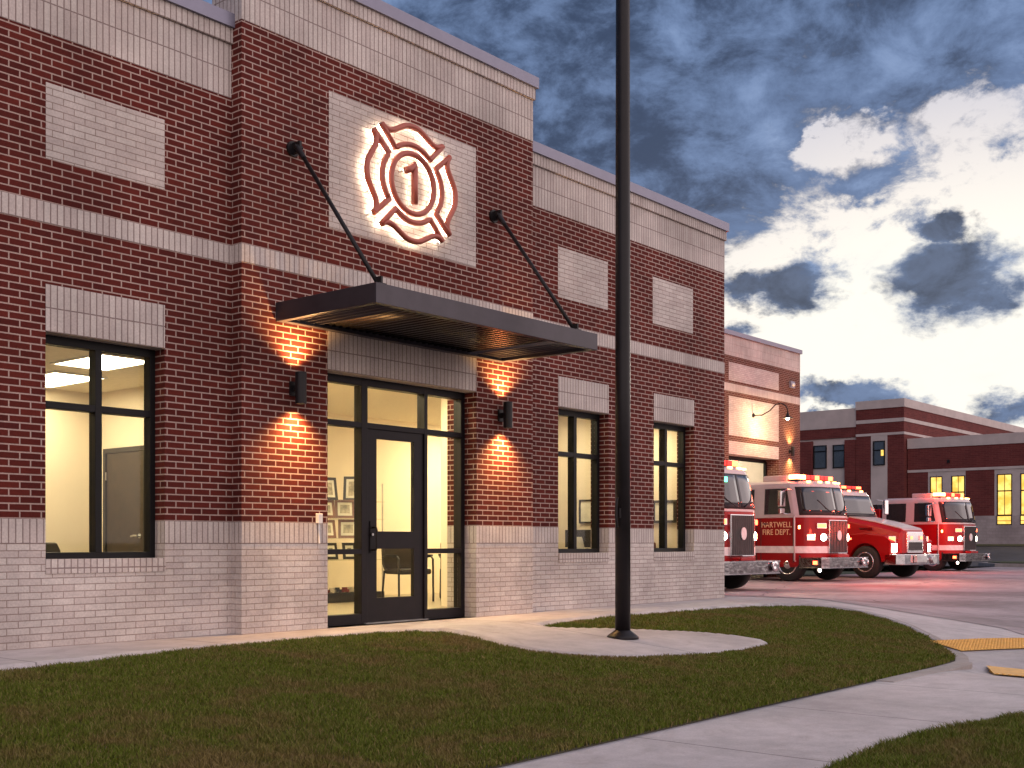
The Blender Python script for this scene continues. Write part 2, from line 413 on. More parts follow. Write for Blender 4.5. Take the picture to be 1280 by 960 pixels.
# kerb flare at the ramp
def kz(x): return -.352 + .002
b = MB()
K = [(9.9,4.10,3.93),(10.6,4.10,3.92),(11.3,4.10,3.91),(11.85,4.12,3.92),(12.02,4.14,3.96)]
rings = []
for x, yb, yf in K: 
    rings.append([(x,yf,-.56),(x,yf,-.352+.012),(x,yb,-.352+.012),(x,yb,-.56)])
b.loft(rings)
kb = b.build('kerb', M['kerb'], bevel=.012); struct(kb)
# kerb along the lawn's curved east edge (low, flush)
b = MB(); E2 = [(12.0,4.13),(12.48,4.3),(13.84,5.08),(14.83,5.76),(15.46,6.3),(15.9,6.85)]
rings = []
for i, (x, y) in enumerate(E2):
    a = E2[max(i-1,0)]; c = E2[min(i+1,len(E2)-1)]; d = Vector((c[0]-a[0], c[1]-a[1])).normalized(); nrm = (d.y, -d.x)
    zt = float(z_lawn(x, y)) + .006 + .004*i; w = .14
    rings.append([(x+nrm[0]*w, y+nrm[1]*w, -.6),(x+nrm[0]*w, y+nrm[1]*w, max(zt-.01*i, float(z_pave(x+nrm[0]*w, y+nrm[1]*w))+.004)),(x, y, zt),(x, y, -.6)])
b.loft(rings); struct(b.build('kerb', M['kerb'], bevel=.008))

# tactile warning plates with domes
def plate(p, q, w, label, n):
    p, q = Vector(p), Vector(q); d = (q-p).normalized(); n = Vector(n).normalized(); L = (q-p).length
    nu = int(L/.06); nv = int(w/.06)
    t = thing('tactile_plate', label, 'tactile paving', ((p.x+q.x)/2, (p.y+q.y)/2, float(z_pave((p.x+q.x)/2, (p.y+q.y)/2))), 0, 'yellow tactile plates on the ramp')
    b = MB(); m = 4
    rg = []
    for k in range(m+1):
        c = p + d*L*k/m; e = c + n*w
        rg.append([(c.x, c.y, float(z_pave(c.x, c.y))+.014), (e.x, e.y, float(z_pave(e.x, e.y))+.014)])
    vs = [x for r in rg for x in r]
    b.add(vs, [(2*k, 2*k+1, 2*k+3, 2*k+2) for k in range(m)])
    b.build('plate', M['yellow'], t, world=True)
    b = MB()
    for i in range(nu):
        for j in range(nv):
            c = p + d*(i+.5)*L/nu + n*(j+.5)*w/nv; z = float(z_pave(c.x, c.y)) + .013
            b.cyl((c.x, c.y, z), (c.x, c.y, z+.012), .021, .012, 6)
    b.build('dome', M['yellow'], t, world=True)['kind'] = 'stuff'
plate((13.36,4.90), (15.7,4.25), .72, 'farther and longer yellow tactile strip beside the grass tip', (-.55,-.62))
plate((12.19,3.88), (13.8,1.95), .70, 'nearer yellow tactile strip beyond the end of the kerb', (-.915,-.40))

# ------------------------------------------------------------------ fire station: walls
ST = thing('fire_station', 'red brick fire station with white brick base and stepped parapet', 'building', (9, 9.13, 0))
def slab(b, x0, x1, z0, z1, yf, yb, holes=()):
    xs = sorted({x0, x1, *[h[0] for h in holes], *[h[1] for h in holes]}); zs = sorted({z0, z1, *[h[2] for h in holes], *[h[3] for h in holes]})
    xs = [x for x in xs if x0 <= x <= x1]; zs = [z for z in zs if z0 <= z <= z1]
    full = lambda i, k: 0 <= i < len(xs)-1 and 0 <= k < len(zs)-1 and not any(h[0] <= (xs[i]+xs[i+1])/2 <= h[1] and h[2] <= (zs[k]+zs[k+1])/2 <= h[3] for h in holes)
    for i in range(len(xs)-1):
        for k in range(len(zs)-1):
            if not full(i, k): continue
            a, c, d, e = xs[i], xs[i+1], zs[k], zs[k+1]
            b.quad((a,yf,d),(c,yf,d),(c,yf,e),(a,yf,e)); b.quad((c,yb,d),(a,yb,d),(a,yb,e),(c,yb,e))
            if not full(i-1,k): b.quad((a,yb,d),(a,yf,d),(a,yf,e),(a,yb,e))
            if not full(i+1,k): b.quad((c,yf,d),(c,yb,d),(c,yb,e),(c,yf,e))
            if not full(i,k-1): b.quad((a,yb,d),(c,yb,d),(c,yf,d),(a,yf,d))
            if not full(i,k+1): b.quad((a,yf,e),(c,yf,e),(c,yb,e),(a,yb,e))
D, CF = 9.13, 8.97
XL0, XC0, XC1, XR1 = -4.0, 6.772, 11.147, 16.14
wins = [(4.913,6.047,.73,2.62),(11.868,12.99,.73,2.62),(14.115,15.225,.73,2.62)]
# extra windows of the same kind further left, out of the frame
wins_all = wins + [(1.1,2.234,.73,2.62)]
OP = (7.835,10.10,0,2.62)
DB = 9.43
secs = [(XL0,XC0,D),(XC0,XC1,CF),(XC1,XR1,D)]
PAN = [(4.915,6.045,4.052,4.682),(11.862,12.967,4.03,4.68),(14.089,15.189,4.01,4.68),(7.851,10.09,4.06,5.45),(1.1,2.23,4.052,4.682)]
def part(name, mat, *a, **k):
    b = MB(); slab(b, *a); return b.build(name, M[mat], ST, world=True, **k)
for x0, x1, yf in secs:
    H = [h for h in wins_all if x0 < h[0] < x1] + ([OP] if x0 == XC0 else [])
    HB = [(h[0],h[1],0 if h is OP else h[2]-.12,h[3]) for h in H]
    HR = [(h[0],h[1],0 if h is OP else h[2],3.01) for h in H]
    part('base_course', 'white', x0, x1, -.5, .86, yf, DB, HB)
    ed = [x0] + [v for h in sorted(H) for v in h[:2]] + [x1]
    for i in range(0, len(ed), 2): part('soldier_course', 'sold', ed[i], ed[i+1], .86, 1.067, yf-.003, DB)
    top = 5.80 if yf == CF else 5.09
    PH = [p for p in PAN if x0 < p[0] < x1]
    b = MB(); slab(b, x0, x1, 1.067, 3.515, yf, DB, HR); slab(b, x0, x1, 3.692, top, yf, DB, PH)
    b.build('brick_wall', M['red'], ST, world=True)
    part('string_course', 'band', x0, x1, 3.515, 3.692, yf-.004, DB)
    for h in H:
        part('lintel', 'lint', h[0], h[1], 2.62, 3.012, yf-.004, DB)
        if h is not OP: part('sill', 'sold', h[0], h[1], h[2]-.12, h[2], yf-.012, DB)
    for h in PH: part('brick_panel', 'white', *h, yf-.003, DB)
    pm = 'parac' if yf == CF else 'para'
    part('parapet', pm, x0, x1, top, top+.51, yf-.003, DB)
    part('parapet_tier', pm, x0 - (.02 if yf == CF else 0), x1 + (.02 if x1 > 11 else 0), top+.51, top+.655, yf-.028, DB)
    part('coping', 'coping', x0-(.05 if yf == CF else 0), x1+(.05 if x1 > 11 else 0), top+.655, top+.785, yf-.06, DB+.12, bevel=.006)
# east return wall and rear walls of the office block
def yslab(b, yf0, yf1, z0, z1, x0, x1): b.box(x0, x1, yf0, yf1, z0, z1)
XE = XR1
for nm, mt, z0, z1, e in (('base_course','white',-.5,.86,0),('soldier_course','sold',.86,1.067,.003),('brick_wall','red',1.067,3.515,0),('string_course','band',3.515,3.692,.004),('brick_wall','red',3.692,5.09,0),('parapet','para',5.09,5.60,.003),('parapet_tier','para',5.60,5.745,.028),('coping','coping',5.745,5.875,.06)):
    b = MB(); b.box(XE-.29, XE+e, DB+.0005, 17.498, z0, z1); b.build(nm, M[mt], ST, world=True)
b = MB(); b.box(XL0, XC0, DB, 17.4, 4.6, 4.9); b.box(XC0, XC1, DB, 17.4, 4.95, 5.3); b.box(XC1, XR1-.31, DB, 17.4, 4.6, 4.9); b.build('roof', M['asphalt'], ST, world=True)
b = MB(); b.box(XL0, XR1-.31, 17.2, 17.45, -.5, 4.59); b.box(XL0, XL0+.3, DB+.01, 17.19, -.5, 4.59); b.build('rear_wall', M['red'], ST, world=True)

def window(h, yf, split=.5, trans=.69):
    x0, x1, z0, z1 = h; y = yf; d = .10
    w = MB(); fw = .055
    w.box(x0, x0+fw, y, y+d, z0, z1); w.box(x1-fw, x1, y, y+d, z0, z1)
    w.box(x0+fw, x1-fw, y, y+d, z0, z0+fw); w.box(x0+fw, x1-fw, y, y+d, z1-fw-.02, z1)
    xm = x0 + (x1-x0)*split; zt = z0 + (z1-z0)*trans
    w.box(xm-.032, xm+.032, y-.006, y+d, z0+fw, z1-fw-.02)
    w.box(x0+fw, xm-.032, y-.003, y+d, zt-.03, zt+.03); w.box(xm+.032, x1-fw, y-.003, y+d, zt-.03, zt+.03)
    wo = w.build('window', M['frame'], ST, world=True, bevel=.003)
    g = MB()
    for a, c in ((x0+fw, xm-.032),(xm+.032, x1-fw)):
        for e, f in ((z0+fw, zt-.03),(zt+.03, z1-fw-.02)): g.box(a, c, y+.045, y+.053, e, f)
    g.build('pane', M['glass'], wo, world=True)
for h in wins_all: window(h, D+.15)

# storefront entrance
FY = 9.15
sf = MB(); fx = [7.835, 8.466, 9.377, 10.10]
for a, c in ((7.835,7.90),(8.466,8.555),(9.425,9.475),(10.035,10.10)): sf.box(a, c, FY, FY+.12, 0, 2.62)
segs = [(7.90,8.466),(8.555,9.425),(9.475,10.035)]
for i, (a, c) in enumerate(segs):
    sf.box(a, c, FY+.002, FY+.118, 2.54, 2.62)
    sf.box(a, c, FY+.002, FY+.118, 2.09, 2.15)
    if i != 1:
        sf.box(a, c, FY+.002, FY+.118, 0, .11); sf.box(a, c, FY+.002, FY+.118, .745, .80)
SFO = sf.build('storefront_frame', M['door_dark'], ST, world=True, bevel=.003)
g = MB()
for i, (a, c) in enumerate(segs):
    g.box(a, c, FY+.055, FY+.063, 2.15, 2.54)
    if i != 1: g.box(a, c, FY+.055, FY+.063, .11, .745); g.box(a, c, FY+.055, FY+.063, .80, 2.09)
g.build('pane', M['glass'], SFO, world=True)
dr = MB(); slab(dr, 8.557, 9.423, .012, 2.088, FY+.02, FY+.07, [(8.705,9.275,.99,1.99),(8.705,9.275,.27,.80)])
DOOR = dr.build('entrance_door', M['door_dark'], ST, world=True)
g = MB(); g.box(8.705,9.275,FY+.04,FY+.048,.99,1.99); g.box(8.705,9.275,FY+.04,FY+.048,.27,.80); g.build('pane', M['glass'], DOOR, world=True)
hb = MB(); hb.tube([(8.63,FY+.02,1.03),(8.63,FY-.05,1.03),(8.63,FY-.06,1.0),(8.63,FY-.06,.82),(8.63,FY-.05,.79),(8.63,FY+.02,.79)], .012)
hb.box(8.60,8.66,FY+.008,FY+.021,.76,1.10); hb.cyl((8.615,FY+.022,.955),(8.615,FY-.01,.955),.018)
hb.build('handle', M['frame'], DOOR, world=True, smooth=False)
b = MB(); b.cyl((8.615,FY-.0095,.955),(8.615,FY-.018,.955),.014,n=12); b.build('lock_cylinder', M['steel'], DOOR, world=True)
b = MB(); b.box(8.5,9.46,FY-.03,FY+.10,-.005,.011); b.build('threshold', M['steel'], SFO, world=True)

# canopy hung from rods
CX0, CX1, CY0, CY1, CZ0, CZ1 = 7.17, 10.545, 7.56, CF-.006, 3.008, 3.19
CAN = thing('entrance_canopy', 'dark flat metal canopy hung on two rods over the entrance', 'canopy', ((CX0+CX1)/2, CF, 3.1))
b = MB(); t_ = .012; fl = .075
b.box(CX0, CX1, CY0, CY0+t_, CZ0, CZ1); b.box(CX0, CX0+t_, CY0+t_, CY1, CZ0, CZ1); b.box(CX1-t_, CX1, CY0+t_, CY1, CZ0, CZ1); b.box(CX0+t_, CX1-t_, CY1-t_, CY1, CZ0, CZ1)
b.box(CX0+t_, CX1-t_, CY0+t_, CY0+fl, CZ0+.0015, CZ0+.012); b.box(CX0+t_, CX1-t_, CY1-fl, CY1-t_, CZ0+.0015, CZ0+.012)
b.box(CX0+t_, CX0+fl, CY0+fl, CY1-fl, CZ0+.0015, CZ0+.012); b.box(CX1-fl, CX1-t_, CY0+fl, CY1-fl, CZ0+.0015, CZ0+.012)
b.build('fascia', M['canopy'], CAN, world=True, bevel=.003)
for e0 in (CX0+.09, CX1-.56):
    for k in range(5):
        x = e0 + .022 + .094*k; b = MB()
        b.loft([[(x, yy, CZ0+.03), (x+.012, yy, CZ0+.03), (x+.052, yy, CZ0+.12), (x+.04, yy, CZ0+.12)] for yy in (CY0+.013, CY1-.013)]); b.build('louvre_blade', M['canopy'], CAN, world=True)
SX0, SX1 = CX0+.57, CX1-.57
b = MB(); n = 24; w = (SX1-SX0)/n; rings = []
for i in range(n):
    x = SX0 + i*w
    for dx, z in ((0,CZ0+.075),(.35*w,CZ0+.075),(.5*w,CZ0+.05),(.85*w,CZ0+.05)): rings.append([(x+dx, CY0+.013, z),(x+dx, CY1-.013, z),(x+dx, CY1-.013, z+.012),(x+dx, CY0+.013, z+.012)])
b.loft(rings); b.build('soffit', M['soffit'], CAN, world=True)
for p, q in (((7.37,CF-.09,4.73),(7.27,CY0+.07,CZ1)), ((10.39,CF-.09,4.72),(10.22,CY0+.07,CZ1))):
    b = MB(); b.cyl(p, q, .021, n=12); rod = b.build('rod', M['dark'], CAN, world=True, smooth=True)
    b = MB(); b.cyl((p[0]+.01,CF-.001,p[2]),(p[0]+.01,CF-.022,p[2]),.075,n=20); b.box(p[0]-.005,p[0]+.022,CF-.13,CF-.02,p[2]-.055,p[2]+.055); b.cyl((p[0]-.04,CF-.09,p[2]),(p[0]+.055,CF-.09,p[2]),.022,n=10)
    b.cyl(p, Vector(p).lerp(Vector(q), .09), .032, .026, n=12)
    b.build('wall_bracket', M['dark'], rod, world=True)
    b = MB(); b.box(q[0]-.05,q[0]+.05,q[1]-.05,q[1]+.05,CZ1,CZ1+.012); b.box(q[0]-.012,q[0]+.012,q[1]-.04,q[1]+.04,CZ1+.012,CZ1+.075)
    b.build('clevis', M['dark'], rod, world=True)

# lamps ------------------------------------------------------------
def lamp(kind, name, loc, energy, col, rot=None, parent=None, **kw):
    L = bpy.data.lights.new(name, kind); L.energy = energy; L.color = col
    for k, v in kw.items(): setattr(L, k, v)
    o = bpy.data.objects.new(name, L); COL.objects.link(o); o.location = loc
    if rot: o.rotation_euler = rot
    if parent is not None:
        o.parent = parent; o.matrix_parent_inverse = Matrix.Translation(parent.location).inverted()
    return o
def sconce(x, yw, z, label, e=150, sc=1.0):
    t = thing('wall_light', label, 'wall light', (x, yw, z), 0, 'up and down wall lights')
    y = yw - .118*sc; h = .155*sc; r = .055*sc
    b = MB(); n = 20
    R = lambda rr, zz: [(x+rr*math.cos(2*PI*i/n), y+rr*math.sin(2*PI*i/n), zz) for i in range(n)]
    b.loft([R(r*.78, z-h+.02), R(r*.8, z-h), R(r, z-h), R(r, z+h), R(r*.8, z+h), R(r*.78, z+h-.02)])
    b.build('body', M['dark'], t, world=True)
    b = MB(); b.box(x-.05*sc, x+.05*sc, yw-.02, yw-.001, z-.07*sc, z+.07*sc); b.box(x-.02, x+.02, y+r*.8, yw-.02, z-.03, z+.03); b.build('mount', M['dark'], t, world=True)
    for s in (1, -1):
        b = MB(); b.cyl((x,y,z+s*(h-.017)),(x,y,z+s*(h-.012)), r*.74, n=18); b.build('lens', M['sconce_glow'], t, world=True)
        lamp('SPOT', 'spot', (x, y, z+s*(h+.005)), e*(1.0 if s > 0 else 1.15), (1.0,.54,.19), (PI if s > 0 else 0, 0, 0), t, spot_size=math.radians(128), spot_blend=1.0, shadow_soft_size=.06)
    return t
sconce(7.39, CF, 2.378, 'black up and down wall light left of the entrance door')
sconce(10.53, CF, 2.378, 'black up and down wall light right of the entrance door')

# emblem ------------------------------------------------------------
EXC, EZC, EYF = 8.955, 4.742, CF - .10
EM = thing('emblem_sign', 'backlit red fire service cross with number 1 on white brick panel', 'sign', (EXC, CF, EZC))
def catmull(P, n=8, closed=False):
    out = []; m = len(P)
    for i in range(m if closed else m-1):
        p0, p1, p2, p3 = (P[(i-1) % m] if closed or i > 0 else P[0]), P[i], P[(i+1) % m], (P[(i+2) % m] if closed or i+2 < m else P[-1])
        for k in range(n):
            t = k/n; out.append(tuple(.5*((2*p1[j]) + (-p0[j]+p2[j])*t + (2*p0[j]-5*p1[j]+4*p2[j]-p3[j])*t*t + (-p0[j]+3*p1[j]-3*p2[j]+p3[j])*t**3) for j in range(2)))
    if not closed: out.append(tuple(P[-1]))
    return out
outer = catmull([(-.470,.530),(-.40,.495),(-.31,.500),(-.20,.555),(-.10,.602),(0,.615),(.10,.602),(.20,.555),(.31,.500),(.40,.495),(.470,.530)], 5)
arc = [(.415*math.sin(a), .415*math.cos(a)) for a in np.linspace(math.radians(39), math.radians(-39), 18)]
petal = outer + [(.365,.425)] + arc + [(-.365,.425)]
def led_strip(path, closed):
    b = MB(); m = len(path); w = .012
    y = CF - .060
    for i in range(m if closed else m-1):
        p, q = Vector(path[i]), Vector(path[(i+1) % m]); d = (q-p)
        if d.length < 1e-5: continue
        d.normalize(); n = Vector((-d.y, d.x))*w
        f = lambda c: (EXC+c.x, y, EZC+c.y)
        b.quad(f(p+n), f(q+n), f(q-n), f(p-n))
    return b
def channel(path, closed, name, r=.032):
    P = [(EXC+p[0], EYF, EZC+p[1]) for p in path]
    o = MB().tube(P, r, 10, closed).build(name, M['neonred'], EM, world=True, smooth=True)
    led_strip(path, closed).build('led_strip', M['led'], o, world=True)
    for k in range(0, len(path), max(1, len(path)//5)):
        x, z = path[k]; b = MB(); b.cyl((EXC+x, CF-.004, EZC+z), (EXC+x, EYF, EZC+z), .006, n=6); b.build('standoff', M['steel'], o, world=True)
for k in range(4):
    c, s_ = [(1,0),(0,1),(-1,0),(0,-1)][k]
    sx = 1.10 if k % 2 else 1.0
    channel([((p[0]*c - p[1]*s_), (p[0]*s_ + p[1]*c)) if k % 2 == 0 else ((p[0]*c - p[1]*s_)*1.10, (p[0]*s_ + p[1]*c)*.93) for p in petal], True, 'petal')
channel([(.325*math.cos(a), .322*math.sin(a)) for a in np.linspace(0, 2*PI, 48, endpoint=False)], True, 'ring')
channel([(-.105,.125),(-.055,.145),(-.01,.175),(.025,.215),(.028,.19),(.028,.0),(.028,-.215)], False, 'number_one', .038)

# outlet box
t = thing('outlet_box', 'small white outlet box with conduit on entrance pier', 'outlet box', (7.70, CF, 1.1))
b = MB(); b.box(7.675,7.735,CF-.045,CF-.001,1.06,1.16); b.build('box', M['whiteplastic'], t, world=True, bevel=.006)
b = MB(); b.cyl((7.713,CF-.016,.86),(7.708,CF-.016,1.06),.010,n=8); b.build('conduit', M['whiteplastic'], t, world=True)

# ------------------------------------------------------------------ rooms behind the glass
def room(x0, x1, y0, y1, zc, wm='cream', zf=0.003, walls='lrb', cm='ceil', fm='tile'):
    b = MB(); b.box(x0, x1, y0, y1, zf-.08, zf); struct(b.build('floor', M[fm]))
    b = MB(); b.box(x0, x1, y0, y1, zc, zc+.08); struct(b.build('ceiling', M[cm]))
    b = MB()
    if 'l' in walls: b.box(x0-.05, x0, y0, y1+.05, zf, zc)
    if 'r' in walls: b.box(x1, x1+.05, y0, y1+.05, zf, zc)
    if 'b' in walls: b.box(x0, x1, y1, y1+.05, zf, zc)
    struct(b.build('wall', M[wm]))
def panel_light(x, y, z, label, sx=.6, sy=1.2, mat='panel_light'):
    t = thing('ceiling_light', label, 'ceiling light', (x, y, z), 0, 'recessed ceiling lights')
    b = MB(); b.box(x-sx/2-.03,x+sx/2+.03,y-sy/2-.03,y-sy/2,z-.02,z-.001); b.box(x-sx/2-.03,x+sx/2+.03,y+sy/2,y+sy/2+.03,z-.02,z-.001); b.box(x-sx/2-.03,x-sx/2,y-sy/2,y+sy/2,z-.02,z-.001); b.box(x+sx/2,x+sx/2+.03,y-sy/2,y+sy/2,z-.02,z-.001)
    b.build('frame', M['whiteplastic'], t, world=True)
    b = MB(); b.box(x-sx/2,x+sx/2,y-sy/2,y+sy/2,z-.012,z-.002); b.build('diffuser', M[mat], t, world=True)
Y0 = DB + .004
room(1.0, 8.0, Y0, 13.6, 2.77)
panel_light(6.62, 11.1, 2.77, 'bright ceiling panel nearer the office window', .6, .95); panel_light(6.95, 12.75, 2.77, 'bright ceiling panel farther back in the office')
panel_light(3.4, 11.1, 2.77, 'ceiling panel in the hidden left end of the office')
room(8.1, 15.6, 10.9, 13.9, 2.9, walls='rb'); room(8.1, 11.55, Y0, 10.9, 2.9, walls='')
b = MB(); b.box(8.05, 8.10, Y0, 13.9, .003, 2.9); b.box(11.55, 11.6, Y0, 10.85, .003, 2.9); b.box(11.55,15.6,10.85,10.9,.003,2.9); b.box(XL0+.4, 8.0, 13.7,13.75,0,.01); struct(b.build('wall', M['cream']))
panel_light(9.2, 10.2, 2.9, 'ceiling panel just inside the entrance', 1.2, .6, 'lobby_light'); panel_light(10.75, 10.2, 2.9, 'ceiling panel nearer the lobby partition', 1.2, .6, 'lobby_light')
panel_light(14.75, 12.5, 2.9, 'unseen ceiling panel added deep in the lobby to brighten its back wall', 1.2, 1.2, 'lobby_light'); panel_light(9.0, 12.6, 2.9, 'ceiling panel in the hidden left corner of the lobby', .6, 1.2, 'lobby_light')  # first panel is added out of view to brighten the lobby's back wall
room(11.72, 13.85, Y0, 10.75, 2.75); panel_light(12.75, 10.1, 2.75, 'ceiling panel behind the middle window', .9, .5)
room(14.0, 15.75, Y0, 10.75, 2.75); panel_light(14.9, 10.1, 2.75, 'ceiling panel behind the window at the corner', .9, .5)
# office door on the east wall of the office
t = thing('office_door', 'dark brown wooden door with steel lever seen through left window', 'door', (8.0, 12.9, 0))
b = MB(); b.box(7.955, 7.997, 12.45, 13.28, .004, 1.985); b.build('door_leaf', M['wood'], t, world=True)
b = MB(); b.box(7.94,7.999,12.39,12.448,.004,2.045); b.box(7.94,7.999,13.282,13.34,.004,2.045); b.box(7.94,7.999,12.448,13.282,1.987,2.045); b.build('door_frame', M['frame_black'], t, world=True)
b = MB(); b.cyl((7.955,12.54,.95),(7.91,12.54,.95),.012,n=10); b.tube([(7.915,12.54,.95),(7.905,12.6,.952),(7.912,12.66,.945)],.012); b.cyl((7.956,12.54,.95),(7.948,12.54,.95),.03,n=14); b.build('lever', M['steel'], t, world=True)
for z in (.35, 1.65):
    b = MB(); b.cyl((7.95,13.285,z),(7.95,13.285,z+.1),.012,n=8); b.build('hinge', M['steel'], t, world=True)
# office chair top at the sill
def task_chair(loc, rz, label):
    t = thing('office_chair', label, 'chair', loc, rz)
    b = MB(); b.loft([[(x*w, y, z) for x, y in ((-.22,-.03),(.22,-.03),(.22,.03),(-.22,.03))] for z, w in ((.5,.8),(.6,1),(.85,1),(.93,.7))]); b.build('backrest', M['blackplastic'], t, bevel=.02)
    b = MB(); b.box(-.24,.24,-.5,-.04,.42,.5); b.build('seat', M['chairfab'], t, bevel=.03)
    b = MB(); b.cyl((0,-.26,.1),(0,-.26,.42),.03)
    for k in range(5):
        a = 2*PI*k/5; b.cyl((0,-.26,.1),(.28*math.cos(a),-.26+.28*math.sin(a),.06),.018,n=6)
    b.build('base', M['blackplastic'], t)
    return t
task_chair((5.62, 10.45, -.06), .5, 'black office chair back rising above the left window sill')
# lobby chairs
def lobby_chair(loc, rz, label, proto=[None]):
    if proto[0] is None:
        t = thing('waiting_chair', label, 'chair', loc, rz, 'lobby waiting chairs')
        b = MB(); b.loft([[(x*w, y+.1*(z-.45), z) for x, y in ((-.27,.19),(.27,.19),(.27,.28),(-.27,.28))] for z, w in ((.44,.85),(.55,1),(.85,1),(.93,.8))]); b.build('backrest', M['chairfab'], t, bevel=.02)
        b = MB(); b.box(-.26,.26,-.27,.22,.40,.48); b.build('seat', M['chairfab'], t, bevel=.025)
        for s in (-1, 1):
            b = MB(); b.tube([(s*.29,-.26,0),(s*.29,-.25,.62),(s*.29,-.2,.66),(s*.29,.16,.66),(s*.28,.24,.64)],.016); b.box(s*.29-.03,s*.29+.03,-.2,.12,.66,.69); b.build('armrest', M['blackplastic'], t)
            b = MB(); b.cyl((s*.27,.28,0),(s*.27,.2,.45),.016,n=8); b.build('leg', M['blackplastic'], t)
        proto[0] = t; return t
    c = copy_tree(proto[0]); c.location = loc; c.rotation_euler = (0,0,rz); c['label'] = label; return c
lobby_chair((12.15, 12.15, .004), -.25, 'black waiting chair seen through lower pane of the entrance door')
lobby_chair((13.28, 12.15, .004), -.75, 'black waiting chair seen through the glass right of the door')
# display shelves with framed pictures
t = thing('display_shelf', 'glass display shelf stand left of the entrance door', 'shelf', (11.45, 13.0, .004))
b = MB()
for s in (-1, 1):
    for yy in (12.62, 13.2): b.cyl((11.35+s*.75, yy, .02), (11.35+s*.75, yy, 1.75), .012, n=8)
b.build('post', M['steel'], t, world=True)
SZ = [.14,.62,.93,1.22,1.48]
for i, z in enumerate(SZ):
    b = MB(); b.box(10.58,12.12,12.6,13.22,z-.012 if i else .0+.006,z); b.build('shelf_board', M['blackplastic'] if i == 0 else M['glass'], t, world=True)
k = 0
def pic(x, y, z, w, h, rz, mat, label):
    w *= 1.12; h *= 1.1
    t = thing('picture_frame', label, 'framed picture', (x, y, z), rz, 'framed pictures on the lobby shelves')
    f = .04
    T = lambda X, Z, Yy: (X, Yy + Z*.2, Z)
    b = MB()
    for x0, x1, z0, z1 in ((-w/2,w/2,0,f),(-w/2,w/2,h-f,h),(-w/2,-w/2+f,f,h-f),(w/2-f,w/2,f,h-f)):
        vs = [T(X, Z, Yy) for Yy in (0,.02) for X, Z in ((x0,z0),(x1,z0),(x1,z1),(x0,z1))]
        b.add(vs, [(0,1,2,3),(7,6,5,4),(0,4,5,1),(1,5,6,2),(2,6,7,3),(3,7,4,0)])
    b.build('frame', mat, t)
    b = MB(); b.quad(T(-w/2+f,f,.008),T(w/2-f,f,.008),T(w/2-f,h-f,.008),T(-w/2+f,h-f,.008)); b.build('mat_board', M['paper'], t)
    q = .075; b = MB(); b.quad(T(-w/2+q,q,.006),T(w/2-q,q,.006),T(w/2-q,h-q,.006),T(-w/2+q,h-q,.006)); b.build('print', M['photo'], t)
PF = [(11.12,1.482,.38,.30,-.2,'frame_black','wide black framed picture on the top display shelf'),(11.62,1.482,.22,.33,-.9,'frame_black','narrow turned black frame at right of top shelf'),
      (11.1,1.222,.34,.24,-.2,'frame_wood','brown wooden frame at left of second shelf'),(11.5,1.222,.26,.25,-.6,'frame_wood','brown turned wooden frame at right of second shelf'),
      (11.1,.932,.36,.24,-.2,'frame_wood','wide brown frame at left of third shelf'),(11.56,.932,.26,.25,-.7,'frame_wood','brown slanted frame at right of third shelf'),
      (11.25,.622,.2,.22,-.1,'frame_black','small black frame standing on fourth shelf, nearer the wall pier'),(11.6,.622,.19,.22,-.3,'frame_black','small black frame standing on fourth shelf, nearer the door')]
for x, z, w, h, rz, m_, lb in PF: pic(x, 12.78, z, w, h, rz, M[m_], lb)
for i in range(7):
    x = 10.95 + i*.12; b = MB(); b.box(-.045,.045,-.06,.06,.012,.045); b.box(-.03,.03,-.035,.03,.045,.075); b.cyl((-.05,-.035,.016),(.05,-.035,.016),.016,n=8); b.cyl((-.05,.035,.016),(.05,.035,.016),.016,n=8)
    o = b.build('toy_truck', M[('blackplastic','redfab','steel')[i % 3]]); o.location = (x, 12.72+.02*(i%2), .142 if i > 3 else .142); o.rotation_euler = (0,0,.3*i)
    tag(o, 'tiny model vehicle on the bottom display shelf', 'model vehicle', 'model vehicles on the bottom shelf')
# pictures and furniture in the two right rooms
t = thing('wall_picture', 'black framed document on wall behind the middle window', 'framed picture', (13.845, 10.0, 1.35))
b = MB(); b.box(13.82,13.848,9.62,10.25,1.15,1.175); b.box(13.82,13.848,9.62,10.25,1.475,1.5); b.box(13.82,13.848,10.225,10.25,1.175,1.475); b.box(13.82,13.848,9.62,9.645,1.175,1.475); b.build('frame', M['frame_black'], t, world=True)
b = MB(); b.box(13.835,13.848,9.645,10.225,1.175,1.475); b.build('print', M['paper'], t, world=True)
t = thing('wall_picture', 'thick dark frame with pale print behind window at the corner', 'framed picture', (15.74, 10.1, 1.4))
b = MB(); b.box(15.71,15.748,9.75,10.2,1.18,1.22); b.box(15.71,15.748,9.75,10.2,1.5,1.54); b.box(15.71,15.748,10.15,10.2,1.22,1.5); b.box(15.71,15.748,9.75,9.8,1.22,1.5); b.build('frame', M['frame_black'], t, world=True)
b = MB(); b.box(15.73,15.748,9.8,10.15,1.22,1.5); b.build('print', M['paper'], t, world=True)
t = thing('desk_monitor', 'dark monitor edge with leaning papers behind middle window', 'monitor', (13.4, 9.9, .72))
b = MB(); b.box(13.42,13.46,9.72,10.2,.8,1.05); b.build('screen', M['blackplastic'], t, world=True); b = MB(); b.box(13.38,13.5,9.85,10.05,.742,.755); b.box(13.43,13.45,9.93,9.97,.755,.82); b.build('stand', M['blackplastic'], t, world=True)
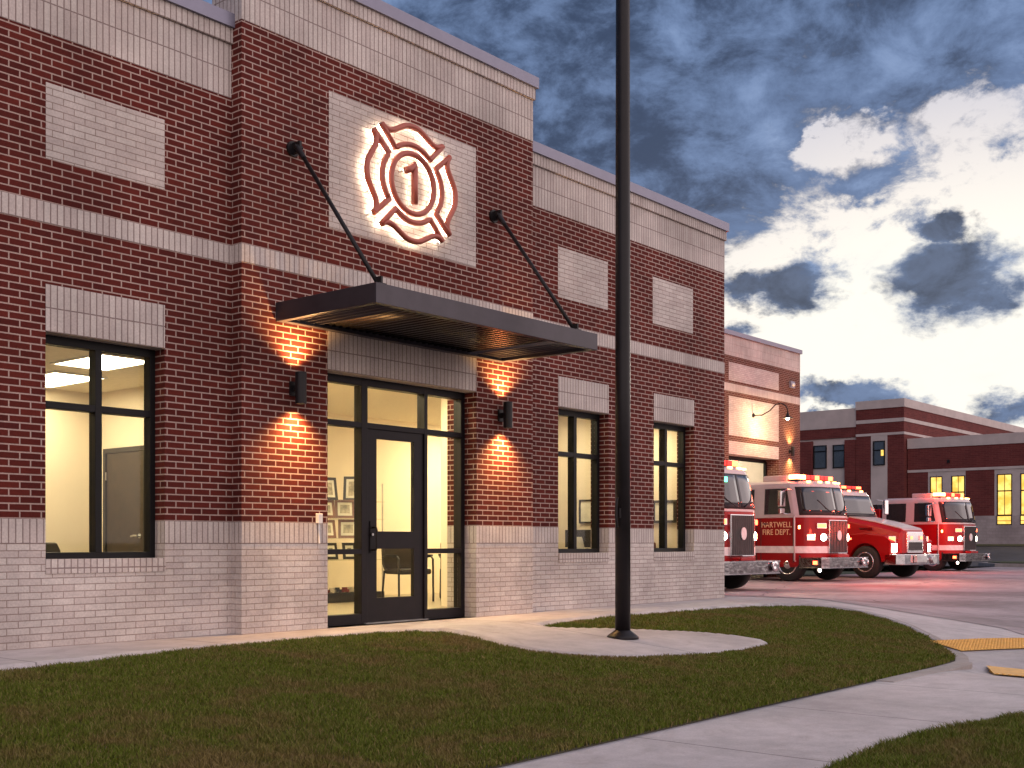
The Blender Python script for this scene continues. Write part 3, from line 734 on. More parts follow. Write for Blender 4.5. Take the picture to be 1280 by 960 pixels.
o = MB().add([(13.05,9.75,.744),(13.3,9.75,.744),(13.36,9.85,.95),(13.12,9.85,.95),(13.05,9.77,.744),(13.3,9.77,.744),(13.36,9.87,.95),(13.12,9.87,.95)], [(0,1,2,3),(7,6,5,4),(0,4,5,1),(1,5,6,2),(2,6,7,3),(3,7,4,0)]).build('paper_folder', M['paper']); tag(o, 'pale folder leaning at desk edge behind middle window', 'folder')
t = thing('desk', 'desk just below the sill of the middle window', 'desk', (13.2, 10.0, 0))
b = MB(); b.box(12.6,13.8,9.65,10.5,.70,.74); b.build('desktop', M['wood'], t, world=True)
for x in (12.65, 13.72):
    b = MB(); b.box(x,x+.05,9.7,10.45,.004,.70); b.build('side_panel', M['wood'], t, world=True)
t = thing('armchair', 'maroon upholstered chair behind window at the corner', 'chair', (15.0, 10.1, 0))
b = MB(); b.box(14.75,15.5,10.05,10.6,.3,.5); b.build('seat', M['redfab'], t, world=True, bevel=.04); b = MB(); b.box(14.75,15.5,10.45,10.68,.5,.95); b.build('backrest', M['redfab'], t, world=True, bevel=.05)
b = MB(); b.box(14.62,14.74,10.05,10.65,.1,.88); b.box(15.51,15.63,10.05,10.65,.1,.88); b.build('armrest', M['redfab'], t, world=True, bevel=.04); b = MB(); b.box(14.65,15.6,10.1,10.6,.004,.29); b.build('base', M['wood'], t, world=True)

# ------------------------------------------------------------------ apparatus bay
BY = 17.5; BX0, BX1 = XR1, 35.985; BYB = 18.05; ZT = 7.28
BAY = thing('truck_bay', 'taller brick truck bay wing with open lit doorways behind the engines', 'building', (26, BY, -.3))
cs = [24.9, 28.9, 32.8]
doors = [(c-1.62, c+1.62, -.6, 3.56) for c in cs]; doors[2] = (31.2, 34.45, -.6, 3.56)
lnt = [(d[0], d[1], 3.56, 3.955) for d in doors]; p1 = [(d[0], d[1], 4.12, 5.31) for d in doors]; p2 = [(d[0], d[1], 5.79, 6.34) for d in doors]
r, cb_, bnd = MB(), MB(), MB()
slab(r, BX0+.01, BX1, -.6, 5.46, BY, BYB, doors+lnt+p1); slab(r, BX0+.01, BX1, 5.70, 6.54, BY, BYB, p2)
slab(bnd, BX0+.01, BX1, 5.46, 5.70, BY-.005, BYB)
for h in lnt+p1+p2: b = MB(); slab(b, *h, BY-.004, BYB); b.build('brick_panel', M['white'], BAY, world=True)
par = MB(); slab(par, BX0+.01, BX1, 6.54, 7.16, BY-.005, BYB)
for bb, z0, z1, e in ((r,-.6,5.46,0),(bnd,5.46,5.70,.005),(r,5.70,6.54,0),(par,6.54,7.16,.005)): bb.box(BX1-.3, BX1+e, BYB+.001, 36, z0, z1)
cp = MB(); slab(cp, BX0+.01, BX1+.06, 7.16, 7.29, BY-.06, BYB+.1); cp.box(BX1-.36, BX1+.06, BYB+.101, 36, 7.16, 7.29)
M['sold_bay'] = brick('bay_soldier', wh1, wh2, wm, RC, .24, off=0, z0=5.46, msize=.0042, bump=.3)
r.build('brick_wall', M['red_bay'], BAY, world=True); bnd.build('string_course', M['sold_bay'], BAY, world=True); par.build('parapet', M['sold_bay'], BAY, world=True); cp.build('coping', M['coping'], BAY, world=True)
b = MB(); b.box(BX0+.05, BX1-.31, BYB+.002, 35.8, 6.3, 6.6); b.build('roof', M['asphalt'], BAY, world=True)
b = MB(); b.box(BX0+.05, BX1-.31, 35.81, 36, -.6, 6.3); b.box(BX0+.02,BX0+.3,BYB+.01,35.8,-.6,6.29); b.build('rear_wall', M['red_bay'], BAY, world=True)
b = MB()
for d in doors:
    b.box(d[0]+.001, d[0]+.09, BY+.42, BY+.5, -.3, 3.5); b.box(d[1]-.09, d[1]-.001, BY+.42, BY+.5, -.3, 3.5); b.box(d[0]+.091, d[1]-.091, BY+.42, BY+.5, 3.44, 3.558)
b.build('door_track', M['frame'], BAY, world=True)
room(18.0, 35.4, BYB+.06, 30, 5.2, 'baywall', zf=-.27, cm='baywall', fm='bayfloor')
b = MB(); b.box(18, 35.4, BY+.02, BYB+.06, -.36, -.27); struct(b.build('floor', M['bayfloor']))
for i, (x, y) in enumerate([(32.8,20.5),(32.8,25),(24.9,20.5),(24.9,25),(28.9,22)]):
    panel_light(x, y, 5.2, ['ceiling panel over the doorway behind the second engine','ceiling panel deep inside the right bay','ceiling panel inside the left bay doorway','ceiling panel deep inside the left bay','ceiling panel inside the middle bay'][i], 2.4, 1.2, 'bay_light')
sconce(35.22, BY, 3.86, 'black up and down wall light on the far truck bay pier', e=150)
t = thing('barn_light', 'gooseneck barn lamp glowing on the pale panel above bay doorway', 'wall light', (32.8, BY, 4.9))
gx = 32.72; b = MB(); b.cyl((gx,BY-.004,4.84),(gx,BY-.03,4.84),.07,n=16); b.build('wall_plate', M['dark'], t, world=True)
b = MB(); b.tube([(gx,BY-.02,4.84),(gx+.03,BY-.3,4.83),(gx+.06,BY-.55,4.95),(gx+.1,BY-.72,5.13),(gx+.14,BY-.88,5.17),(gx+.18,BY-1.02,5.09),(gx+.2,BY-1.08,4.95),(gx+.2,BY-1.08,4.86)], .018); b.build('gooseneck', M['dark'], t, world=True, smooth=True)
lx, ly = gx+.2, BY-1.08; n = 20; b = MB()
R = lambda rr, zz: [(lx+rr*math.cos(2*PI*i/n), ly+rr*math.sin(2*PI*i/n), zz) for i in range(n)]
b.loft([R(.03,4.87),R(.05,4.80),R(.06,4.76),R(.16,4.70),R(.155,4.69),R(.05,4.75)]); b.build('shade', M['dark'], t, world=True, smooth=True)
b = MB(); b.ball((lx,ly,4.685),.05); b.build('bulb', M['bulb'], t, world=True, smooth=True)
lamp('POINT', 'bulb_light', (lx, ly+.02, 4.60), 120, (1,.72,.36), None, t, shadow_soft_size=.05)
t = thing('wall_strobe', 'small pale strobe box high on truck bay pier', 'strobe', (35.3, BY, 6.05))
b = MB(); b.box(35.17,35.45,BY-.09,BY-.002,5.95,6.17); b.build('housing', M['coping'], t, world=True, bevel=.01); b = MB(); b.ball((35.31,BY-.09,6.06),.07,sz=.8); b.build('lens', M['whiteplastic'], t, world=True)

# ------------------------------------------------------------------ flagpole
FP = thing('flagpole', 'tall dark bronze flagpole on the round concrete pad', 'flagpole', (9.90, 6.78, -.1))
zb = float(z_pave(9.90, 6.78)); b = MB(); n = 24
R = lambda rr, zz: [(9.90+rr*math.cos(2*PI*i/n), 6.78+rr*math.sin(2*PI*i/n), zz) for i in range(n)]
b.loft([R(.079,zb-.02),R(.078,2.5),R(.072,6.5),R(.055,11.5)]); b.build('pole', M['dark'], FP, world=True, smooth=True)
b = MB(); b.loft([R(.165,zb-.01),R(.165,zb+.012),R(.15,zb+.028),R(.105,zb+.06),R(.088,zb+.075),R(.081,zb+.08)]); b.build('base_collar', M['dark'], FP, world=True, smooth=True)
b = MB(); cx_, cy_ = 9.90-.058, 6.78-.0; b.box(9.90-.10,9.90-.066,6.75,6.81,1.12,1.22); b.tube([(9.90-.10,6.78,1.02),(9.90-.115,6.78,1.1),(9.90-.115,6.78,1.25),(9.90-.10,6.78,1.33)],.014); b.build('cleat', M['dark'], FP, world=True)
b = MB(); b.ball((9.90,6.78,11.6),.12); b.build('finial', M['gold'], FP, world=True, smooth=True)

# ------------------------------------------------------------------ distant brick building
FB = thing('school_building', 'large red brick building with cream bands beyond the drive', 'building', (82, 30, .7))
XF = 78.7; r, c, w = MB(), MB(), MB()
def xface(b, x, y0, y1, z0, z1, depth=.4): b.box(x, x+depth, y0, y1, z0, z1)
# raised block (Y 30.55-34) and its long south side, lower block (Y 34-62)
YR = 30.55
r.box(XF, XF+48, YR, 34.0, .3, 8.33); c.box(XF-.03, XF+48.03, YR-.03, 34.0, 8.33, 8.5); r.box(XF, XF+48, YR, 34.0, 8.5, 9.22); c.box(XF-.04, XF+48.04, YR-.04, 34.0, 9.22, 9.47); r.box(XF, XF+48, YR, 34.0, 9.47, 10.22); c.box(XF-.05, XF+48.05, YR-.05, 34.02, 10.22, 10.8)
r.box(XF+.5, XF+48, 34.001, 62, .3, 5.0)
r.box(XF+.1, XF+48, 34.03, 62, 8.33, 9.05); c.box(XF+.06, XF+48, 34.03, 62, 9.05, 10.38); c.box(XF+.2, XF+48, 34.03, 62, .3, 8.33)
for y0, y1 in ((37.32,38.9),(40.9,42.5),(44.5,46)): r.box(XF+.05, XF+.2, y0, y1, .3, 8.2)
r.box(XF-.02, XF+.19, 34.03, 34.85, .3, 8.15)
c.box(XF-.015, XF, 31.72, 32.9, .3, 8.33)
# wing toward the street
XW = 79.2; r.box(XW, XW+40, -8, YR-.06, 5.85, 7.33); c.box(XW-.05, XW+40, -8, YR-.061, 7.33, 8.03); c.box(XW-.03, XW+40, -8, YR-.061, 5.68, 5.85); 
w.box(XW-.03, XW+40, -8, YR-.061, .3, 2.63)
ywin = [(28.1,28.95),(26.6,27.5),(23.57,24.53),(22.1,23.06),(19.1,20.0),(17.6,18.5)]
for y0, y1 in ((29.08,YR-.061),(24.69,26.55),(20.2,22.0),(13,17.4),(-8,11)): r.box(XW, XW+40, y0, y1, 2.63, 5.68)
for y0, y1 in ((26.551,29.079),(22.001,24.689),(17.401,20.199),(11.001,12.999)): 
    bb = MB()
    ws = [q for q in ywin if y0 < q[0] < y1]; ed = [y0] + [v for q in sorted(ws) for v in q] + [y1]
    for k in range(0, len(ed), 2): c.box(XW+.02, XW+1, ed[k], ed[k+1], 2.63, 5.68)
    for q in ws: c.box(XW+.02, XW+1, q[0], q[1], 5.36, 5.68)
r.build('brick_wall', M['red_far'], FB, world=True); c.build('cream_band', M['cream_far'], FB, world=True)
w.build('base_course', M['white_far'], FB, world=True)
def lit_mat():
    m, t, p, out = new_mat('lit_room_window')
    g = t.node('ShaderNodeNewGeometry').outputs['Position']
    s = t.node('ShaderNodeSeparateXYZ'); t.l.new(g, s.inputs[0])
    n = t.noise(g, 1.7, 3); st = t.m('GREATER_THAN', t.m('FRACT', t.m('MULTIPLY', s.outputs[2], 3.1)), .2)
    col = t.mix(t.smooth(n, .35, .65), (.80,.42,.05), (1.0,.68,.16))
    col = t.mix(t.m('MULTIPLY', t.m('SUBTRACT', 1.0, st), t.m('LESS_THAN', s.outputs[2], 2.9)), col, (.4,.2,.03))
    t.l.new(col, p.inputs['Emission Color']); p.inputs['Emission Strength'].default_value = 1.0; p.inputs['Base Color'].default_value = (.1,.08,.04,1); p.inputs['Roughness'].default_value = .1
    return m
M['lit'] = lit_mat()
M['dimglass'] = pmat('dim_window_glass', (.05,.06,.065), .05, 0, coat=1)
def far_window(x, y0, y1, z0, z1, mat, bars):
    f = MB(); k = .06
    f.box(x-.05,x+.1,y0,y0+k,z0,z1); f.box(x-.05,x+.1,y1-k,y1,z0,z1); f.box(x-.05,x+.1,y0+k,y1-k,z0,z0+k); f.box(x-.05,x+.1,y0+k,y1-k,z1-k,z1)
    for q in bars: f.box(x-.045,x+.1,y0+k,y1-k,q-.04,q+.04)
    if mat is M['lit']: f.box(x-.035,x+.09,(y0+y1)/2-.015,(y0+y1)/2+.015,z0+k,z1-k)
    fo = f.build('window', M['frame'], FB, world=True)
    g = MB(); g.box(x+.02,x+.05,y0+k,y1-k,z0+k,z1-k); g.build('pane', mat, fo, world=True)
for y0, y1 in ywin: far_window(XW+.05, y0+.002, y1-.002, 2.05 if False else 2.64, 5.355, M['lit'], (4.25,))
for y0, y1 in ywin:
    g = MB(); g.box(XW-.05, XW-.032, y0, y1, 2.02, 2.63); fo = g.build('window', M['frame'], FB, world=True)
    g = MB(); g.box(XW-.056, XW-.0505, y0+.06, y1-.06, 2.08, 2.6); g.build('pane', M['lit'], fo, world=True)
for y0, y1, z0, z1 in ((36.28,37.28,6.2,7.88),(34.9,35.8,6.2,7.86),(39.1,40.7,6.2,7.9)): far_window(XF+.15, y0, y1, z0, z1, M['dimglass'], ((z0+z1)/2+.4,))
far_window(XF-.06, 31.88, 32.72, 6.25, 7.95, M['dimglass'], (7.3,))
g = MB(); g.box(XF-.16, XF-.115, 31.95, 32.12, 6.9, 7.3); g.build('lit_pane', M['lit'], FB, world=True)
g = MB(); g.box(XW-.1, XW-.001, 27.6, 27.75, 6.25, 6.45); g.build('camera_dome', M['dark'], FB, world=True)

# ------------------------------------------------------------------ fire trucks
HP = [(0,0),(.50,.03),(.85,.17),(1.08,.36),(1.20,.60)]
_P = catmull([(p[0], p[1]) for p in HP], 4)
PROF = _P
def yprof(x):
    x = abs(x); xs = [p[0] for p in PROF]; return float(np.interp(x, xs, [p[1] for p in PROF]))
def ringc(z, setb, shr, yr):
    pts = [(-1.22+shr, yr, z)] + [(-min(p[0], 1.22)*(1-shr/1.22), p[1]+setb, z) for p in PROF[::-1]] + [(p[0]*(1-shr/1.22), p[1]+setb, z) for p in PROF[1:]] + [(1.22-shr, yr, z)]
    pts[1] = (-1.22+shr, .66+setb, z); pts[-2] = (1.22-shr, .66+setb, z)
    return pts[::-1]
def shell(b, fn, us, vs, th):
    nu, nv = len(us), len(vs)
    F = [fn(u, v, 0) for v in vs for u in us]; B = [fn(u, v, -th) for v in vs for u in us]
    fs = []
    for j in range(nv-1):
        for i in range(nu-1):
            a = j*nu+i; fs.append((a, a+1, a+nu+1, a+nu)); o = nu*nv; fs.append((o+a+nu, o+a+nu+1, o+a+1, o+a))
    o = nu*nv
    for i in range(nu-1): fs.append((i+1, i, o+i, o+i+1)); k = (nv-1)*nu+i; fs.append((k, k+1, o+k+1, o+k))
    for j in range(nv-1): fs.append((j*nu, (j+1)*nu, o+(j+1)*nu, o+j*nu)); k = j*nu+nu-1; fs.append((k+nu, k, o+k, o+k+nu))
    return b.add(F+B, fs)
def wheel(parent, x, y, r=.52, w=.30, steer=0):
    s = 1 if x > 0 else -1; n = 28
    prof = [(r*.62, -w/2),(r*.93,-w/2),(r,-w*.36),(r,w*.36),(r*.93,w/2),(r*.62,w/2)]
    rings = [[(x+s*d, y+rr*math.cos(2*PI*i/n), r+rr*math.sin(2*PI*i/n)) for i in range(n)] for rr, d in prof]
    wb = MB(); wb.loft(rings, True, True); wo = wb.build('wheel', M['rubber'], parent, smooth=True)
    prof = [(r*.63, w/2-.001),(r*.63,w/2+.012),(r*.56,w/2+.014),(r*.5,w/2-.06),(r*.34,w/2-.07),(r*.28,w/2+.02),(r*.12,w/2+.05),(.01,w/2+.055)]
    rings = [[(x+s*d, y+rr*math.cos(2*PI*i/n), r+rr*math.sin(2*PI*i/n)) for i in range(n)] for rr, d in prof]
    rb = MB(); rb.loft(rings, False, True); ro = rb.build('rim', M['chrome'], wo, smooth=True)
    lb = MB()
    for k in range(10):
        a = 2*PI*k/10; cy, cz = y+r*.4*math.cos(a), r+r*.4*math.sin(a); lb.cyl((x+s*(w/2-.07),cy,cz),(x+s*(w/2-.03),cy,cz),.016,n=6)
    lb.build('lug_nut', M['steel'], wo)
    return wo
def light(parent, name, c, sx, sz, mat, nrm=(0,-1,0), bez=.02, rnd=False):
    # a framed lens: c centre, facing nrm (horizontal)
    nv = Vector(nrm).normalized(); u = Vector((-nv.y, nv.x, 0)); z = Vector((0,0,1)); c = Vector(c)
    def bx(b, a, h, d0, d1):
        if rnd: return b.loft([[c + u*a*math.cos(q)+z*h*math.sin(q)+nv*d for q in np.linspace(0,2*PI,20,endpoint=False)] for d in (d0, d1)])
        vs = [c + u*i*a + z*j*h + nv*d for d in (d0, d1) for i, j in ((-1,-1),(1,-1),(1,1),(-1,1))]
        return b.add(vs, [(3,2,1,0),(4,5,6,7),(0,1,5,4),(1,2,6,5),(2,3,7,6),(3,0,4,7)])
    o = bx(MB(), sx+bez, sz+bez, -.03, .02).build(name, M['chrome'], parent)
    bx(MB(), sx, sz, .0, .032).build('lens', mat, o, bevel=.006)
    return o
def engine(label, loc, rz, crew=True, text=None, unit=True):
    T = thing('fire_engine', label, 'fire engine', loc, rz, 'fire engines parked in front of the bays')
    YB = 3.2 if crew else 2.2
    b = MB(); b.loft([ringc(.42,.02,.02,YB), ringc(.50,0,0,YB), ringc(1.88,0,0,YB)]); b.build('cab_lower', M['truckred'], T, bevel=.008)
    b = MB(); b.loft([ringc(1.882,.0,.0,YB), ringc(2.0,.02,.0,YB), ringc(2.80,.20,.05,YB), ringc(2.90,.25,.08,YB), ringc(2.965,.36,.16,YB-.05), ringc(2.985,.55,.30,YB-.12)]); CB = b.build('cab', M['truckwhite'], T, bevel=.012)
    b = MB(); b.loft([ringc(.84,-.008,-.008,YB-.002), ringc(1.04,-.008,-.008,YB-.002)]); b.build('side_stripe', M['stripe'], T)
    # windscreen
    def sf(off):
        def f(u, v, t):
            f_ = (v-2.0)/.8; sb = .02+.18*f_; sh = .05*f_; x = u*(1-sh/1.22)
            sl = Vector((0,-1,-.22)).normalized(); nx = u*.75
            nv = Vector((nx*abs(u)**1.5, -1, .2)).normalized()
            p = Vector((x, yprof(u)+sb, v)) + nv*(off+t); return p
        return f
    WS = shell(MB(), sf(.012), np.linspace(-1.17,1.17,25), np.linspace(1.95,2.79,6), .02).build('windscreen', M['interior_dark'], T, smooth=True)
    for a, c in ((-1.12,-.025),(.025,1.12)):
        shell(MB(), sf(.018), np.linspace(a,c,13), np.linspace(1.99,2.755,6), .003).build('pane', M['tglass'], WS, smooth=True)
    for s in (-1,1):
        b = MB(); f = sf(.03); b.tube([f(s*.15,1.97,0), f(s*.5,2.15,0), f(s*.75,2.4,0)], .012, 6); b.build('wiper', M['interior_dark'], WS)
    # side windows and doors
    for s in (-1, 1):
        for k, poly in enumerate([[(.80,2.0),(1.72,2.0),(1.72,2.74),(.98,2.74)]] + ([[(2.12,2.0),(2.98,2.0),(2.98,2.74),(2.12,2.74)]] if crew else [])):
            X = lambda z: 1.22 - .05*(z-2.0)/.8
            cy = sum(p[0] for p in poly)/4; cz = sum(p[1] for p in poly)/4
            for nm, g, m_, o in (('side_window', 1.0, M['interior_dark'], .006), ('pane', .93, M['tglass'], .010)):
                P = [(cy+(y-cy)*g, cz+(z-cz)*g) for y, z in poly]; q = MB()
                vs = [(s*(X(z)+o), y, z) for y, z in P] + [(s*(X(z)-.02), y, z) for y, z in P]
                q.add(vs, [(0,1,2,3),(7,6,5,4)] + [(i,(i+1)%4,4+(i+1)%4,4+i) for i in range(4)])
                if nm == 'side_window': par_ = q.build(nm, m_, T, bevel=.02)
                else: q.build(nm, m_, par_, bevel=.015)
        for y0, y1 in ((.72,1.85),) + (((2.0,3.1),) if crew else ()):
            q = MB()
            for yy in (y0, y1): q.box(min(s*1.2,s*1.224), max(s*1.2,s*1.224), yy-.012, yy+.012, .55, 1.87)
            q.build('door_seam', M['interior_dark'], T)
            q = MB(); q.box(min(s*1.22,s*1.25), max(s*1.22,s*1.25), y1-.28, y1-.1, 1.68, 1.74); q.build('door_handle', M['chrome'], T, bevel=.008)
        q = MB(); q.tube([(s*1.22,.64,1.92),(s*1.275,.64,1.9),(s*1.275,.64,.62),(s*1.22,.64,.6)], .024, 8); q.build('grab_rail', M['truckwhite'], T, smooth=True)
        # mirrors
        q = MB(); q.box(s*1.52-.13,s*1.52+.13,.86,.98,2.2,2.66); q.box(s*1.52-.12,s*1.52+.12,.87,.97,1.98,2.16); mi = q.build('mirror', M['chrome'], T, bevel=.03)
        q = MB(); q.tube([(s*1.2,.74,2.7),(s*1.4,.8,2.72),(s*1.52,.92,2.64)], .014, 6); q.build('mirror_arm', M['chrome'], mi); q = MB(); q.tube([(s*1.2,.74,2.02),(s*1.4,.8,1.98),(s*1.52,.92,2.02)], .014, 6); q.build('mirror_arm', M['chrome'], mi)
        # lamps on the face
        light(T, 'warning_light', (s*.73,.075,1.64), .14, .055, M['redlamp'], (s*.45,-1,0))
        light(T, 'headlight', (s*.66,.06,1.30), .10, .10, M['head'], (s*.4,-1,0), rnd=True)
        light(T, 'warning_light', (s*1.0,.26,1.30), .10, .07, M['redflash'], (s*.95,-1,0))
        light(T, 'side_marker', (s*1.225,.50,1.60), .03, .05, M['amber'], (s,-.2,0), .01)
        wheel(T, s*1.03, .95); wheel(T, s*1.03, 6.6)
    # grille
    b = MB(); b.box(-.50,.50,-.05,.06,.82,1.82); G = b.build('grille', M['chrome'], T, bevel=.02)
    b = MB(); b.box(-.475,.475,-.056,-.045,.85,1.795); b.build('mesh', M['interior_dark'], G)
    b = MB()
    for k in range(11): b.box(-.46+.084*k,-.46+.084*k+.03,-.066,-.057,.85,1.795)
    b.build('slat', M['slat'], G)
    b = MB(); b.loft([[(.11*math.cos(a), -.067-d, 1.36+.15*math.sin(a)) for a in np.linspace(0,2*PI,20,endpoint=False)] for d in (0,.02)]); b.build('badge', M['whiteplastic'], G)
    b = MB(); b.box(-.3,.3,-.07,-.04,.62,.78); b.build('licence_plate', M['whiteplastic'], T)
    # bumper
    poly = [(-1.24,.5),(-1.24,-.24),(-1.05,-.40),(1.05,-.40),(1.24,-.24),(1.24,.5)]
    b = MB(); b.prism(poly, .41, .70); BU = b.build('bumper', M['tread'], T, bevel=.01)
    b = MB(); pl = [(x*1.01, y-.012 if y < .4 else y) for x, y in poly]; b.prism(pl, .685, .715); b.prism(pl, .40, .425); b.build('bumper_trim', M['chrome'], BU)
    b = MB(); b.box(-.5,.1,-.34,-.08,.716,.80); b.build('hose_tray', M['truckred'], BU, bevel=.02)
    for s in (-1,1): light(BU, 'warning_light', (s*1.245,-.05,.56), .07, .05, M['redlamp'], (s,0,0)) if s < 0 else None
    b = MB(); b.loft([[(.75+rr*math.cos(a), y, .58+rr*math.sin(a)) for a in np.linspace(0,2*PI,18,endpoint=False)] for rr, y in ((.1,-.40),(.13,-.48),(.12,-.49),(.03,-.45))]); b.build('siren_horn', M['chrome'], BU, smooth=True)
    light(T, 'driving_light', (-1.0,-.02,.34), .05, .05, M['head'], (-.3,-1,0), rnd=True)
    # roof lights
    b = MB(); b.box(-1.0,1.0,.72,1.06,2.985,3.03); LB = b.build('light_bar', M['interior_dark'], T, bevel=.01)
    for k in range(8):
        x0 = -.98+.2475*k; b = MB(); b.box(x0,x0+.225,.74,1.04,3.031,3.17); b.build('lens', M['redflash'] if k in (0,1) else M['redlamp'] if k in (4,7) else M['redlens'], LB, bevel=.02)
    for x in (-.8,-.4,0,.4,.8):
        b = MB(); b.box(x-.06,x+.06,yprof(x)+.28,yprof(x)+.36,2.925,2.975); b.build('marker_light', M['amber'], T, bevel=.01)
    if unit:
        b = MB(); b.box(-.75,.75,1.25,2.1,2.99,3.17); b.build('air_conditioner', M['truckwhite'], T, bevel=.03)
    b = MB(); b.cyl((-.95,.9,3.0),(-.95,.9,3.9),.006,n=6); b.build('antenna', M['interior_dark'], T)
    # body
    BL = 8.9
    b = MB(); b.box(-1.23,1.23,YB+.1,BL,.48,2.55); BD = b.build('body', M['truckred'], T, bevel=.02)
    b = MB(); b.box(-1.1,1.1,YB+.02,BL-.1,.55,.9); b.box(-.9,.9,YB-.3,YB+.2,.5,2.3); b.build('chassis', M['interior_dark'], T)
    for s in (-1,1):
        for y0, y1, z0 in ((3.5,4.6,.62),(4.7,5.7,.62),(5.85,7.4,1.25),(7.5,8.7,.62)):
            q = MB(); q.box(min(s*1.20,s*1.242),max(s*1.20,s*1.242),y0+.1,y1,z0,2.2); q.build('roller_door', M['tread'], BD)
        q = MB(); q.loft([[(s*xx, 6.6+.68*math.cos(a), .52+.68*math.sin(a)) for a in np.linspace(0,PI,16)] for xx in (1.0,1.25)], False, False, False); q.build('wheel_arch', M['chrome'], BD)
    b = MB(); b.box(-.9,.9,YB+.4,BL-.2,2.56,2.75); b.build('hose_bed', M['tread'], BD)
    if text:
        for k, (tx, z) in enumerate(text):
            c = bpy.data.curves.new('lettering', 'FONT'); c.body = tx; c.size = .235; c.align_x = 'CENTER'; c.extrude = .004; c.space_character = 1.05
            o = bpy.data.objects.new('lettering', c); COL.objects.link(o)
            bpy.context.view_layer.update()
            me = bpy.data.meshes.new_from_object(o.evaluated_get(bpy.context.evaluated_depsgraph_get())); bpy.data.objects.remove(o)
            o = bpy.data.objects.new('lettering', me); COL.objects.link(o); o.parent = T
            me.materials.clear(); me.materials.append(M['gold']); o.location = (-1.2265, 1.30, z); o.rotation_euler = (PI/2, 0, -PI/2); o.scale = (.86,1,1)
    return T
TXT = [('HARTWELL', 1.60), ('FIRE DEPT.', 1.38)]
GZ = -.285
def zt(x, y): return float(z_pave(x, y)) + .008
E1 = engine('fire engine half hidden by the brick corner, nearest of the row', (24.75, 13.55, zt(24.75,13.0)), -math.radians(5), True, TXT, False)
b = MB(); b.box(-.62,-.44,.08,.12,2.58,2.70); b.build('signal_lamp', M['green'], E1, bevel=.01)
engine('white topped red engine with gold door lettering in front of lit doorway', (32.72, 14.72, zt(32.7,14.7)), -math.radians(7), True, TXT)
engine('farthest red and white fire engine with two crew windows, apart on the drive', (48.0, 15.95, zt(47.9,16)), -math.radians(9), True, None)

